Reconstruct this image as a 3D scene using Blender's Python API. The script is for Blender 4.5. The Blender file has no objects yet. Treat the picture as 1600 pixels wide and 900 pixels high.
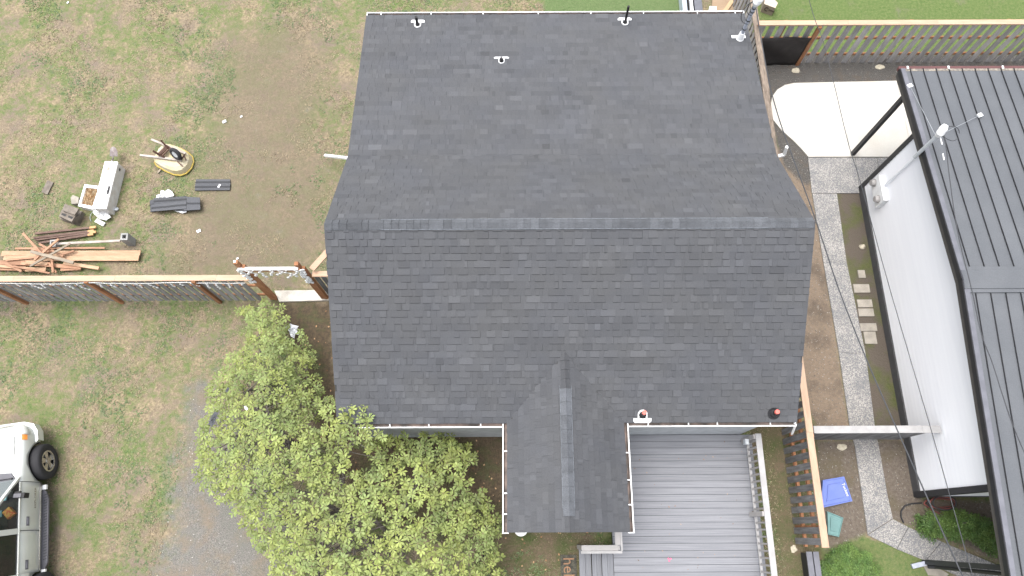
import bpy, bmesh, math, random
import numpy as np
from mathutils import Vector, Matrix
S = bpy.context.scene
C = S.collection
R = math.radians
rng = random.Random(7)
nr = np.random.default_rng(7)

# ------------------------------------------------------------------ camera, light, exposure
CAM_H = 17.5
cam_d = bpy.data.cameras.new('camera')
cam = bpy.data.objects.new('camera', cam_d); C.objects.link(cam); S.camera = cam
cam_d.sensor_width = 36.0
cam_d.lens = 36.0 * 1109 / 1600
cam_d.clip_end = 2000
CM = (Matrix.Rotation(R(18.9), 4, 'X') @ Matrix.Rotation(R(-0.25), 4, 'Z'))
cam.matrix_world = Matrix.Translation((0, 0, CAM_H)) @ CM
S.render.resolution_x = 1024; S.render.resolution_y = 576

SUN_EL, SUN_AZ = R(78), R(290)          # azimuth clockwise from north (+Y): from the north-west
w = bpy.data.worlds.new('World'); S.world = w; w.use_nodes = True
nt = w.node_tree
bg = nt.nodes['Background']
sky = nt.nodes.new('ShaderNodeTexSky'); sky.sky_type = 'NISHITA'; sky.sun_disc = False
sky.sun_elevation = SUN_EL; sky.sun_rotation = SUN_AZ
sky.dust_density = 6.0; sky.air_density = 1.3; sky.ozone_density = 1.0
hs = nt.nodes.new('ShaderNodeHueSaturation'); hs.inputs['Saturation'].default_value = 0.30   # overcast: pale sky
nt.links.new(sky.outputs[0], hs.inputs['Color']); nt.links.new(hs.outputs[0], bg.inputs[0])
bg.inputs[1].default_value = 0.15
sd = bpy.data.lights.new('sun', 'SUN'); sd.energy = 0.65; sd.angle = R(38); sd.color = (1.0, 0.965, 0.91)
sun = bpy.data.objects.new('sun', sd); C.objects.link(sun)
dirv = Vector((math.sin(SUN_AZ) * math.cos(SUN_EL), math.cos(SUN_AZ) * math.cos(SUN_EL), math.sin(SUN_EL)))
sun.rotation_euler = dirv.to_track_quat('Z', 'Y').to_euler()
S.view_settings.view_transform = 'Standard'; S.view_settings.look = 'None'
S.view_settings.exposure = 1.33; S.view_settings.gamma = 1.0

# ------------------------------------------------------------------ helpers
CR = CM.to_3x3()
def ray(px, py):
    return CR @ Vector(((px - 800) / 1109.0, (450 - py) / 1109.0, -1.0))
def at(px, py, z=0.0):                   # survey: where the sight line of the photo meets height z
    d = ray(px, py); s = (z - CAM_H) / d.z
    return Vector((d.x * s, d.y * s, z))
def at_x(px, py, X):
    d = ray(px, py); s = X / d.x
    return Vector((X, d.y * s, CAM_H + d.z * s))
def at_plane(px, py, p0, n):
    d = ray(px, py); o = Vector((0, 0, CAM_H)); p0 = Vector(p0); n = Vector(n)
    s = (p0 - o).dot(n) / d.dot(n)
    return o + d * s

def tag(o, label=None, cat=None, group=None, kind=None):
    if label: o['label'] = label
    if cat: o['category'] = cat
    if group: o['group'] = group
    if kind: o['kind'] = kind
    return o
def thing(name, label, cat, loc=(0, 0, 0), group=None, rotz=0.0):
    o = bpy.data.objects.new(name, None); C.objects.link(o)
    o.empty_display_size = 0.2
    o.location = loc; o.rotation_euler = (0, 0, rotz)
    return tag(o, label, cat, group)
def wloc(o):
    v = Vector((0, 0, 0))
    while o is not None:
        v += o.location; o = o.parent
    return v

class MB:
    """collects faces, then builds ONE mesh object"""
    def __init__(s): s.v = []; s.f = []; s.m = []; s.t = []
    def face(s, pts, m=0, t=1.0):
        b = len(s.v); s.v.extend([tuple(p) for p in pts]); s.f.append(tuple(range(b, b + len(pts)))); s.m.append(m); s.t.append(t)
    def mesh(s, vs, fs, m=0, t=1.0):
        b = len(s.v); s.v.extend([tuple(p) for p in vs])
        for f in fs: s.f.append(tuple(i + b for i in f)); s.m.append(m); s.t.append(t)
    def obox(s, c, ax, ay, az, m=0, t=1.0):          # centre and three half-axis vectors
        c = Vector(c); ax = Vector(ax); ay = Vector(ay); az = Vector(az)
        P = [c + i * ax + j * ay + k * az for k in (-1, 1) for j in (-1, 1) for i in (-1, 1)]
        F = [(0, 2, 3, 1), (4, 5, 7, 6), (0, 1, 5, 4), (2, 6, 7, 3), (0, 4, 6, 2), (1, 3, 7, 5)]
        if ax.cross(ay).dot(az) < 0: F = [tuple(reversed(f)) for f in F]
        s.mesh(P, F, m, t)
    def box(s, x0, x1, y0, y1, z0, z1, m=0, t=1.0):
        s.obox(((x0 + x1) / 2, (y0 + y1) / 2, (z0 + z1) / 2), ((x1 - x0) / 2, 0, 0), (0, (y1 - y0) / 2, 0), (0, 0, (z1 - z0) / 2), m, t)
    def bar(s, p0, p1, wd, th, m=0, t=1.0, up=(0, 0, 1)):   # wd across (sideways), th along 'up'
        p0 = Vector(p0); p1 = Vector(p1); d = (p1 - p0); L = d.length; d.normalize()
        u = Vector(up); side = d.cross(u)
        if side.length < 1e-4: side = d.cross(Vector((0, 1, 0)))
        side.normalize(); u = side.cross(d).normalized()
        s.obox((p0 + p1) / 2, d * L / 2, side * wd / 2, u * th / 2, m, t)
    def prism(s, pts, z0, z1, m=0, t=1.0, ms=None):
        n = len(pts); a = sum(pts[i][0] * pts[(i + 1) % n][1] - pts[(i + 1) % n][0] * pts[i][1] for i in range(n))
        if a < 0: pts = list(reversed(pts))
        lo = [(p[0], p[1], z0) for p in pts]; hi = [(p[0], p[1], z1) for p in pts]
        s.face(hi, m, t)
        for i in range(n):
            j = (i + 1) % n; s.face([lo[i], lo[j], hi[j], hi[i]], m if ms is None else ms, t)
    def tube(s, pts, r, n=6, m=0, t=1.0, cap=True):
        pts = [Vector(p) for p in pts]; rs = r if isinstance(r, (list, tuple)) else [r] * len(pts)
        b = len(s.v); prev = None
        for i, p in enumerate(pts):
            d = (pts[min(i + 1, len(pts) - 1)] - pts[max(i - 1, 0)]).normalized()
            if prev is None:
                a = d.orthogonal().normalized()
            else:
                a = (prev - d * prev.dot(d)); a = a.normalized() if a.length > 1e-5 else d.orthogonal().normalized()
            prev = a; bb = d.cross(a)
            for k in range(n):
                th = 2 * math.pi * k / n
                s.v.append(tuple(p + (a * math.cos(th) + bb * math.sin(th)) * rs[i]))
        for i in range(len(pts) - 1):
            for k in range(n):
                k2 = (k + 1) % n
                s.f.append((b + i * n + k, b + i * n + k2, b + (i + 1) * n + k2, b + (i + 1) * n + k)); s.m.append(m); s.t.append(t)
        if cap:
            s.f.append(tuple(b + k for k in reversed(range(n)))); s.m.append(m); s.t.append(t)
            e = b + (len(pts) - 1) * n
            s.f.append(tuple(e + k for k in range(n))); s.m.append(m); s.t.append(t)
    def ring(s, c, ax, ay, nrm, r0, r1, th, n=20, m=0, a0=0.0, a1=2 * math.pi):   # flat ring (or U) with thickness
        c = Vector(c); ax = Vector(ax).normalized(); ay = Vector(ay).normalized(); nrm = Vector(nrm).normalized()
        full = abs(a1 - a0 - 2 * math.pi) < 1e-6
        for k in range(n):
            q0 = a0 + (a1 - a0) * k / n; q1 = a0 + (a1 - a0) * (k + 1) / n
            P = lambda q, r, h: c + ax * math.cos(q) * r + ay * math.sin(q) * r + nrm * h
            s.face([P(q0, r0, th), P(q0, r1, th), P(q1, r1, th), P(q1, r0, th)], m)
            s.face([P(q0, r1, 0), P(q1, r1, 0), P(q1, r1, th), P(q0, r1, th)], m)
            if r0 > 0: s.face([P(q0, r0, 0), P(q0, r0, th), P(q1, r0, th), P(q1, r0, 0)], m)
    def build(s, name, mats, parent=None, local=False, smooth=False, loc=None, rot=0.0):
        me = bpy.data.meshes.new(name)
        V = np.array(s.v, dtype=float).reshape(-1, 3)
        o = bpy.data.objects.new(name, me)
        if parent is not None:
            if not local: V = V - np.array(wloc(parent))
        elif not local:
            c = (V.min(0) + V.max(0)) / 2; c[2] = V[:, 2].min()
            V = V - c; o.location = c
        if loc is not None: o.location = loc
        if rot: o.rotation_euler = (0, 0, rot)
        me.from_pydata(V.tolist(), [], s.f)
        if not isinstance(mats, (list, tuple)): mats = [mats]
        for mm in mats: me.materials.append(mm)
        me.polygons.foreach_set('material_index', s.m)
        if smooth: me.polygons.foreach_set('use_smooth', [True] * len(s.f))
        a = me.attributes.new('tone', 'FLOAT', 'FACE'); a.data.foreach_set('value', s.t)
        me.update()
        C.objects.link(o)
        if parent is not None: o.parent = parent
        return o

def npmesh(name, V, F, mats, tone=None, parent=None, mi=None):
    """fast triangles/quads from numpy, F is (n,k)"""
    me = bpy.data.meshes.new(name); k = F.shape[1]
    V = np.asarray(V, dtype=np.float32)
    if parent is not None: V = V - np.array(wloc(parent), dtype=np.float32)
    me.vertices.add(len(V)); me.vertices.foreach_set('co', V.ravel())
    me.loops.add(F.size); me.loops.foreach_set('vertex_index', F.astype(np.int32).ravel())
    me.polygons.add(len(F)); me.polygons.foreach_set('loop_start', np.arange(0, F.size, k, dtype=np.int32))
    try: me.polygons.foreach_set('loop_total', np.full(len(F), k, dtype=np.int32))
    except Exception: pass
    if not isinstance(mats, (list, tuple)): mats = [mats]
    for mm in mats: me.materials.append(mm)
    if mi is not None: me.polygons.foreach_set('material_index', np.asarray(mi, dtype=np.int32))
    if tone is not None:
        a = me.attributes.new('tone', 'FLOAT', 'FACE'); a.data.foreach_set('value', np.asarray(tone, dtype=np.float32))
    me.update(calc_edges=True); me.validate()
    o = bpy.data.objects.new(name, me); C.objects.link(o)
    if parent is not None: o.parent = parent
    return o

def text_mesh(txt, size, depth=0.002):
    cu = bpy.data.curves.new('lettering', 'FONT'); cu.body = txt; cu.size = size; cu.extrude = depth
    cu.align_x = 'CENTER'; cu.align_y = 'CENTER'; cu.resolution_u = 2
    o = bpy.data.objects.new('lettering', cu); C.objects.link(o)
    dg = bpy.context.evaluated_depsgraph_get()
    me = bpy.data.meshes.new_from_object(o.evaluated_get(dg))
    bpy.data.objects.remove(o)
    return me

# ------------------------------------------------------------------ materials
def mk(name, c, rough=0.85, c2=None, scale=5.0, lo=0.35, hi=0.65, fine=0.12, fscale=90.0, rnd=0.0, tone=False,
       stretch=None, metallic=0.0, bump=0.0, bscale=60.0, spec=0.3, coat=0.0):
    m = bpy.data.materials.new(name); m.use_nodes = True; t = m.node_tree; N = t.nodes; L = t.links
    b = N['Principled BSDF']; b.inputs['Roughness'].default_value = rough; b.inputs['Metallic'].default_value = metallic
    b.inputs['Specular IOR Level'].default_value = spec
    if coat: b.inputs['Coat Weight'].default_value = coat
    g = N.new('ShaderNodeNewGeometry'); vec = g.outputs['Position']
    if stretch:
        mp = N.new('ShaderNodeMapping'); mp.inputs['Scale'].default_value = stretch; L.new(vec, mp.inputs['Vector']); vec = mp.outputs[0]
        # shift the grain from piece to piece
        oi = N.new('ShaderNodeObjectInfo'); mu = N.new('ShaderNodeMath'); mu.operation = 'MULTIPLY'; mu.inputs[1].default_value = 37.0
        L.new(oi.outputs['Random'], mu.inputs[0]); cb = N.new('ShaderNodeCombineXYZ')
        for i in range(3): L.new(mu.outputs[0], cb.inputs[i])
        ad = N.new('ShaderNodeVectorMath'); ad.operation = 'ADD'; L.new(vec, ad.inputs[0]); L.new(cb.outputs[0], ad.inputs[1]); vec = ad.outputs[0]
    n1 = N.new('ShaderNodeTexNoise'); n1.inputs['Scale'].default_value = scale; n1.inputs['Detail'].default_value = 4
    L.new(vec, n1.inputs['Vector'])
    mr = N.new('ShaderNodeMapRange'); mr.inputs[1].default_value = lo; mr.inputs[2].default_value = hi
    L.new(n1.outputs[0], mr.inputs[0])
    mx = N.new('ShaderNodeMix'); mx.data_type = 'RGBA'
    mx.inputs['A'].default_value = (*c, 1); mx.inputs['B'].default_value = (*(c2 if c2 else tuple(x * 0.82 for x in c)), 1)
    L.new(mr.outputs[0], mx.inputs['Factor']); col = mx.outputs['Result']
    def mul(col, val):
        v = N.new('ShaderNodeVectorMath'); v.operation = 'SCALE'; L.new(col, v.inputs[0]); L.new(val, v.inputs['Scale']); return v.outputs[0]
    if fine:
        n2 = N.new('ShaderNodeTexNoise'); n2.inputs['Scale'].default_value = fscale; n2.inputs['Detail'].default_value = 3
        L.new(vec, n2.inputs['Vector'])
        r2 = N.new('ShaderNodeMapRange'); r2.inputs[1].default_value = 0.3; r2.inputs[2].default_value = 0.7
        r2.inputs[3].default_value = 1 - fine; r2.inputs[4].default_value = 1 + fine
        L.new(n2.outputs[0], r2.inputs[0]); col = mul(col, r2.outputs[0])
    if rnd:
        oi = N.new('ShaderNodeObjectInfo'); r3 = N.new('ShaderNodeMapRange')
        r3.inputs[3].default_value = 1 - rnd; r3.inputs[4].default_value = 1 + rnd
        L.new(oi.outputs['Random'], r3.inputs[0]); col = mul(col, r3.outputs[0])
    if tone:
        at_ = N.new('ShaderNodeAttribute'); at_.attribute_name = 'tone'; col = mul(col, at_.outputs['Fac'])
    L.new(col, b.inputs['Base Color'])
    if bump:
        n3 = N.new('ShaderNodeTexNoise'); n3.inputs['Scale'].default_value = bscale; n3.inputs['Detail'].default_value = 4
        L.new(vec, n3.inputs['Vector'])
        bp = N.new('ShaderNodeBump'); bp.inputs['Strength'].default_value = bump; bp.inputs['Distance'].default_value = 0.02
        L.new(n3.outputs[0], bp.inputs['Height']); L.new(bp.outputs[0], b.inputs['Normal'])
    return m

M = {}
M['shingle'] = mk('shingle', (.069, .072, .080), .9, c2=(.073, .075, .080), scale=1.1, fine=.22, fscale=140, rnd=.04, tone=True, bump=.25, bscale=220, spec=.25)
M['shingle_edge_and_shadow'] = mk('shingle_edge_and_shadow', (.018, .018, .020), .95)  # dark cut edge, also the painted shadow line below the tabs
M['cap_new'] = mk('cap_new', (.090, .096, .108), .85, c2=(.074, .079, .088), scale=6, fine=.2, fscale=60, rnd=.12, tone=True, bump=.25, bscale=200)
M['cap_side'] = mk('cap_side', (.15, .165, .185), .85, fine=.3, fscale=30)
M['white_metal'] = mk('white_metal', (.78, .79, .80), .45, fine=.03, scale=3)
M['white_gutter_in'] = mk('gutter_inside', (.09, .08, .075), .8, c2=(.22, .17, .15), scale=5)
M['roof_deck'] = mk('roof_deck', (.05, .05, .05), .95)
M['house_wall'] = mk('house_wall', (.42, .44, .46), .7, fine=.05)
M['black_pipe'] = mk('black_pipe', (.018, .018, .020), .5)
M['red_cap'] = mk('red_cap', (.75, .16, .13), .5)
M['galv'] = mk('galvanised_pipe', (.38, .41, .48), .45, metallic=.15, c2=(.30, .32, .38), scale=12)
M['galv_light'] = mk('light_conduit', (.50, .53, .56), .5, metallic=.15)
M['new_wood'] = mk('new_cedar', (.46, .315, .228), .8, c2=(.39, .262, .185), scale=3, stretch=(.6, 5, 5), fine=.08, fscale=25, rnd=.06)
M['new_wood_y'] = mk('new_cedar_long', (.41, .29, .21), .8, c2=(.34, .235, .165), scale=3, stretch=(5, .6, 5), fine=.08, fscale=25, rnd=.06)
M['orange_wood'] = mk('orange_cedar', (.34, .165, .085), .8, c2=(.26, .12, .06), scale=4, fine=.15, fscale=30, rnd=.12)
M['grey_wood'] = mk('weathered_picket', (.35, .335, .34), .85, c2=(.23, .222, .222), scale=3.0, stretch=(6, 6, .8), fine=.2, fscale=20, rnd=.22, lo=.3, hi=.7)
M['left_picket'] = mk('left_picket', (.30, .295, .30), .85, c2=(.17, .165, .168), scale=3.0, stretch=(6, 6, .8), fine=.2, fscale=20, rnd=.2, lo=.3, hi=.7)
M['dark_picket'] = mk('dark_weathered_picket', (.20, .20, .205), .85, c2=(.105, .102, .105), scale=3.0, stretch=(6, 6, .8), fine=.2, fscale=20, rnd=.2, lo=.3, hi=.7)
M['old_rail'] = mk('old_rail', (.26, .21, .17), .9, c2=(.13, .105, .085), scale=5, stretch=(6, .9, 6), fine=.2, fscale=25, rnd=.1)
M['lumber'] = mk('red_lumber', (.35, .205, .135), .8, c2=(.27, .15, .095), scale=4, stretch=(1, 6, 4), fine=.12, fscale=25, rnd=.28)
M['lumber_light'] = mk('pale_lumber', (.44, .295, .195), .8, c2=(.36, .23, .145), scale=4, stretch=(1, 6, 4), fine=.12, fscale=25, rnd=.12)
M['lumber_grey'] = mk('grey_lumber', (.27, .23, .18), .85, c2=(.20, .17, .135), scale=4, stretch=(1, 6, 4), fine=.12, rnd=.15)
M['deck'] = mk('composite_board', (.198, .204, .222), .7, c2=(.152, .157, .174), scale=2.2, stretch=(.5, 26, 4), fine=.08, fscale=30, rnd=.07)
M['deck_v'] = mk('composite_tread', (.165, .171, .188), .7, c2=(.130, .135, .150), scale=2.2, stretch=(26, .5, 4), fine=.08, fscale=30, rnd=.09)
M['rail_paint'] = mk('rail_paint', (.33, .315, .31), .7, c2=(.28, .27, .265), scale=4, fine=.06)
M['rail_white'] = mk('rail_white', (.335, .33, .33), .65, fine=.05)
M['concrete'] = mk('patio_concrete', (.49, .475, .44), .85, c2=(.43, .40, .355), scale=1.1, fine=.05, fscale=40, lo=.45, hi=.8)
M['slab'] = mk('old_slab', (.46, .44, .40), .9, c2=(.30, .28, .25), scale=4, fine=.12, fscale=50, lo=.45, hi=.75)
M['paver'] = mk('paver', (.31, .285, .245), .9, c2=(.24, .22, .19), scale=6, fine=.12, rnd=.1, bump=.3)
M['block'] = mk('concrete_block', (.29, .29, .285), .95, c2=(.23, .23, .225), scale=8, fine=.12, rnd=.05, bump=.4)
M['old_block'] = mk('old_block', (.20, .175, .15), .95, c2=(.13, .112, .095), scale=8, fine=.2, rnd=.1, bump=.4)
M['dark_hole'] = mk('dark_hole', (.05, .05, .05), .95)
M['siding'] = mk('white_siding', (.79, .805, .84), .6, c2=(.76, .775, .815), scale=1.6, stretch=(1, .25, 5), fine=.015)
M['black_trim'] = mk('black_trim', (.030, .031, .034), .5, rnd=.05)
M['brown_trim'] = mk('brown_fascia', (.085, .080, .075), .6)
M['metal_roof'] = mk('metal_roof', (.084, .090, .100), .42, c2=(.096, .102, .112), scale=1.6, fine=.10, fscale=50, rnd=.05, spec=.4)
M['metal_trim'] = mk('metal_trim', (.135, .138, .16), .42, fine=.06)
M['metal_seam'] = mk('metal_seam', (.024, .025, .028), .45)
M['red_gutter'] = mk('red_gutter', (.11, .05, .05), .5)
M['beige_edge'] = mk('beige_edge', (.26, .23, .19), .8, c2=(.12, .11, .10), scale=20)
M['foundation'] = mk('foundation', (.075, .075, .078), .9, fine=.15)
M['blue_plastic'] = mk('blue_plastic', (.11, .155, .40), .45, c2=(.125, .17, .42), fine=.04)
M['teal_plastic'] = mk('teal_plastic', (.13, .24, .235), .5, fine=.05)
M['white_plastic'] = mk('white_plastic', (.74, .75, .76), .5, fine=.03)
M['white_enamel'] = mk('white_enamel', (.78, .78, .78), .4, c2=(.68, .67, .65), scale=5, lo=.55, hi=.8)
M['enamel_side'] = mk('enamel_side', (.58, .58, .58), .5, c2=(.50, .48, .46), scale=7)
M['rust'] = mk('rusty_lining', (.30, .18, .09), .95, c2=(.52, .42, .28), scale=11, fine=.3, fscale=40, bump=.8)
M['film'] = mk('plastic_film', (.60, .61, .62), .25, c2=(.45, .46, .47), scale=18, spec=.6)
M['paper'] = mk('paper', (.78, .80, .84), .9, fine=.04)
M['yellow_tray'] = mk('yellow_tray', (.44, .37, .22), .55, c2=(.50, .46, .36), scale=3, fine=.1)
M['yellow_rim'] = mk('yellow_rim', (.44, .33, .08), .5, fine=.15)
M['brown_steel'] = mk('brown_steel', (.085, .045, .032), .6, c2=(.06, .03, .022), scale=10, rnd=.1)
M['pale_handle'] = mk('pale_handle', (.40, .36, .33), .8, c2=(.30, .26, .23), scale=5, fine=.1)
M['tyre'] = mk('tyre_rubber', (.028, .028, .031), .8, fine=.1)
M['steel'] = mk('worn_steel', (.17, .14, .135), .55, c2=(.22, .20, .20), scale=8, metallic=.3)
M['stake'] = mk('stained_stake', (.095, .060, .050), .9, c2=(.16, .11, .09), scale=6, stretch=(1, 6, 4), fine=.25, rnd=.15)
M['cut_end'] = mk('fresh_cut_end', (.50, .30, .15), .85)
M['tarp'] = mk('black_fabric', (.020, .018, .018), .75, c2=(.030, .026, .026), scale=4, bump=.3, bscale=8)
M['cable'] = mk('black_cable', (.045, .048, .055), .6)
M['guy'] = mk('steel_guy', (.35, .37, .40), .5, metallic=.4)
M['mat'] = mk('doormat', (.040, .038, .033), .95, c2=(.085, .082, .062), scale=14, fine=.4, fscale=50, bump=.6)
M['mat_text'] = mk('mat_lettering', (.26, .15, .09), .9, fine=.2)
M['cardboard'] = mk('cardboard', (.50, .44, .37), .85, fine=.05)
M['carton_side'] = mk('carton_side', (.36, .30, .25), .85, fine=.1)
M['ink'] = mk('ink', (.05, .03, .03), .8)
M['plywood'] = mk('plywood', (.30, .22, .15), .85, c2=(.25, .18, .12), scale=3, fine=.1)
M['batten'] = mk('batten', (.50, .36, .22), .85)
M['bin_dark'] = mk('bin_dark', (.12, .125, .145), .5)
M['bin_pale'] = mk('bin_pale', (.40, .46, .52), .5)
M['hose_red'] = mk('hose_red', (.22, .07, .06), .6)
M['hose_black'] = mk('hose_black', (.03, .03, .033), .55)
M['bark'] = mk('bark', (.19, .17, .155), .95, c2=(.11, .095, .085), scale=12, fine=.2)
M['pink'] = mk('pink_petal', (.8, .12, .25), .7)
M['stone'] = mk('pale_stone', (.50, .46, .36), .9, c2=(.38, .34, .27), scale=20, fine=.2, bump=.5)
M['lights'] = mk('white_string', (.72, .73, .74), .5)
M['aggregate'] = None

def leafmat(name, c, c2, trans=.25, rough=.5, tscale=2.0):
    m = mk(name, c, rough, c2=c2, scale=tscale, fine=.08, tone=True, spec=.35)
    t = m.node_tree; b = t.nodes['Principled BSDF']; out = t.nodes['Material Output']
    tr = t.nodes.new('ShaderNodeBsdfTranslucent'); mx = t.nodes.new('ShaderNodeMixShader'); mx.inputs[0].default_value = trans
    src = b.inputs['Base Color'].links[0].from_socket
    t.links.new(src, tr.inputs[0]); t.links.new(b.outputs[0], mx.inputs[1]); t.links.new(tr.outputs[0], mx.inputs[2]); t.links.new(mx.outputs[0], out.inputs[0])
    return m
M['leaf'] = leafmat('rhododendron_leaf', (.246, .284, .080), (.180, .232, .080))
M['leaf_dark'] = leafmat('shrub_leaf', (.095, .150, .035), (.06, .115, .03), .2, tscale=5)
M['grass_green'] = leafmat('grass_green', (.185, .250, .115), (.155, .220, .115), .35)
M['grass_dry'] = leafmat('grass_dry', (.36, .295, .20), (.29, .24, .165), .3)
M['litter'] = mk('fallen_leaf', (.24, .13, .07), .85, c2=(.36, .24, .14), scale=3, lo=.45, hi=.55, tone=True)
M['pebble'] = mk('pebble', (.30, .29, .27), .9, tone=True, fine=.1)

def glass(name, c, alpha):
    m = bpy.data.materials.new(name); m.use_nodes = True; b = m.node_tree.nodes['Principled BSDF']
    b.inputs['Base Color'].default_value = (*c, 1); b.inputs['Roughness'].default_value = .06; b.inputs['Alpha'].default_value = alpha
    b.inputs['Specular IOR Level'].default_value = .6
    return m
M['glass'] = glass('tinted_glass', (.02, .024, .024), .55)
M['glass_dark'] = glass('privacy_glass', (.012, .013, .013), .96)
M['glass_clear'] = glass('windscreen_glass', (.30, .34, .35), .45)
M['paint'] = mk('silver_paint', (.56, .58, .56), .32, fine=.02, scale=1, metallic=.2, coat=.5, spec=.5)
M['car_trim'] = mk('car_grey_trim', (.10, .10, .115), .5)
M['car_black'] = mk('car_black', (.022, .022, .024), .6)
M['chrome'] = mk('alloy', (.50, .48, .44), .25, metallic=.75, fine=.03)
M['amber'] = mk('amber_lens', (.75, .28, .06), .3)
M['lens'] = mk('headlight_lens', (.70, .71, .68), .15, spec=.7)
M['seat'] = mk('seat_cloth', (.045, .05, .05), .9)
M['toy_orange'] = mk('orange_packet', (.60, .13, .05), .5, c2=(.70, .45, .10), scale=18, lo=.45, hi=.55)
M['toy_teal'] = mk('teal_packet', (.15, .35, .38), .5)

# exposed aggregate: pale matrix with pebbles of different greys
def mk_agg(name, pale, dark, scale=62.0, thr=.5):
    m = bpy.data.materials.new(name); m.use_nodes = True; t = m.node_tree; N = t.nodes; L = t.links; b = N['Principled BSDF']
    b.inputs['Roughness'].default_value = .9
    g = N.new('ShaderNodeNewGeometry')
    v = N.new('ShaderNodeTexVoronoi'); v.inputs['Scale'].default_value = scale; L.new(g.outputs['Position'], v.inputs['Vector'])
    sp = N.new('ShaderNodeSeparateColor'); L.new(v.outputs['Color'], sp.inputs[0])
    n = N.new('ShaderNodeTexNoise'); n.inputs['Scale'].default_value = 2.2; n.inputs['Detail'].default_value = 3; L.new(g.outputs['Position'], n.inputs['Vector'])
    ad = N.new('ShaderNodeMath'); ad.operation = 'ADD'; L.new(sp.outputs[0], ad.inputs[0]); L.new(n.outputs[0], ad.inputs[1])
    cr = N.new('ShaderNodeValToRGB'); L.new(ad.outputs[0], cr.inputs[0])
    e = cr.color_ramp.elements; e[0].position = .42 * 1.0; e[0].color = (*pale, 1); e[1].position = 1.0; e[1].color = (*pale, 1)
    x = cr.color_ramp.elements.new(.80); x.color = (pale[0] * .82, pale[1] * .80, pale[2] * .78, 1)
    cr.color_ramp.elements[-1].color = (*dark, 1)
    n2 = N.new('ShaderNodeTexNoise'); n2.inputs['Scale'].default_value = 60; L.new(g.outputs['Position'], n2.inputs['Vector'])
    mr = N.new('ShaderNodeMapRange'); mr.inputs[1].default_value = .3; mr.inputs[2].default_value = .7; mr.inputs[3].default_value = .8; mr.inputs[4].default_value = 1.2
    L.new(n2.outputs[0], mr.inputs[0])
    vs = N.new('ShaderNodeVectorMath'); vs.operation = 'SCALE'; L.new(cr.outputs[0], vs.inputs[0]); L.new(mr.outputs[0], vs.inputs['Scale'])
    L.new(vs.outputs[0], b.inputs['Base Color'])
    return m
M['aggregate'] = mk_agg('exposed_aggregate', (.35, .338, .32), (.15, .152, .158))

# ------------------------------------------------------------------ ground
def P(lst, z=0.0): return [tuple(at(x, y, z)[:2]) for x, y in lst]
def sdf(X, Y, poly):
    """signed distance, positive inside"""
    d = np.full(X.shape, 1e9); ins = np.zeros(X.shape, bool); n = len(poly)
    for i in range(n):
        x0, y0 = poly[i]; x1, y1 = poly[(i + 1) % n]; ex, ey = x1 - x0, y1 - y0; L2 = ex * ex + ey * ey + 1e-12
        tt = np.clip(((X - x0) * ex + (Y - y0) * ey) / L2, 0, 1)
        d = np.minimum(d, np.hypot(X - x0 - tt * ex, Y - y0 - tt * ey))
        c = ((y0 > Y) != (y1 > Y)) & (X < (x1 - x0) * (Y - y0) / (y1 - y0 + 1e-12) + x0)
        ins ^= c
    return np.where(ins, d, -d)
Z = {}
Z['gravel'] = (P([(310, 600), (292, 640), (288, 700), (272, 770), (255, 850), (240, 930), (450, 930), (470, 800), (400, 700), (330, 600)]), .6)
Z['dirt'] = (P([(350, 60), (470, 30), (520, 90), (500, 200), (530, 300), (508, 380), (500, 440), (250, 440), (290, 330), (330, 200)]), .75)
Z['dirt2'] = (P([(430, 470), (520, 470), (535, 640), (580, 680), (790, 670), (800, 760), (780, 835), (700, 850), (560, 800), (480, 640)]), .3)
Z['black'] = (P([(1180, 85), (1700, 85), (1700, 132), (1420, 132), (1250, 132), (1300, 250), (1260, 290), (1225, 260), (1190, 140)]), .12)
Z['tan'] = (P([(1205, 230), (1245, 235), (1262, 260), (1290, 410), (1328, 672), (1275, 672), (1240, 560), (1200, 400)]), .15)
Z['moss'] = (P([(1300, 300), (1350, 300), (1400, 500), (1440, 672), (1366, 690), (1330, 450)]), .1)
Z['lush'] = (P([(1170, -90), (1900, -90), (1900, 100), (1195, 100)]), .15)
Z['turf'] = (P([(850, -90), (1068, -90), (1068, 60), (850, 60)]), .04)
Z['mulch'] = (P([(1270, 688), (1440, 688), (1440, 780), (1700, 790), (1700, 900), (1560, 876), (1450, 830), (1392, 812), (1352, 835), (1290, 860), (1262, 760)]), .12)
Z['yard'] = (P([(1340, 838), (1440, 880), (1520, 930), (1250, 960), (1275, 860)]), .12)
Z['sideg'] = (P([(1170, 660), (1275, 660), (1290, 960), (1200, 960)]), .12)
Z['porch'] = (P([(770, 820), (930, 820), (920, 960), (740, 960), (740, 880)]), .25)

xs = np.arange(-17, 17.001, .1); ys = np.arange(-3.4, 17.6, .1)
xs = np.concatenate([[-400, -150, -60, -30, -20], xs, [20, 30, 60, 150, 400]])
ys = np.concatenate([[-400, -150, -60, -25, -8], ys, [20, 30, 60, 150, 400]])
XX, YY = np.meshgrid(xs, ys); nx, ny = len(xs), len(ys)
def soft(name):
    poly, wd = Z[name]; return np.clip(sdf(XX.ravel(), YY.ravel(), poly) / (2 * wd) + .5, 0, 1)
zg = {k: soft(k) for k in Z}
ZZ = np.zeros(nx * ny)
fx = np.abs(XX.ravel()) < 17
ZZ += fx * (.012 * np.sin(XX.ravel() * 1.7 + np.sin(YY.ravel() * 1.3)) * np.cos(YY.ravel() * 1.1) - .012) * (1 - zg['mulch'])
rightside = np.clip((XX.ravel() - 5.9) / .5, 0, 1); ZZ = ZZ * (1 - rightside)
V = np.stack([XX.ravel(), YY.ravel(), ZZ], 1)
i = np.arange(nx * ny).reshape(ny, nx)
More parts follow.
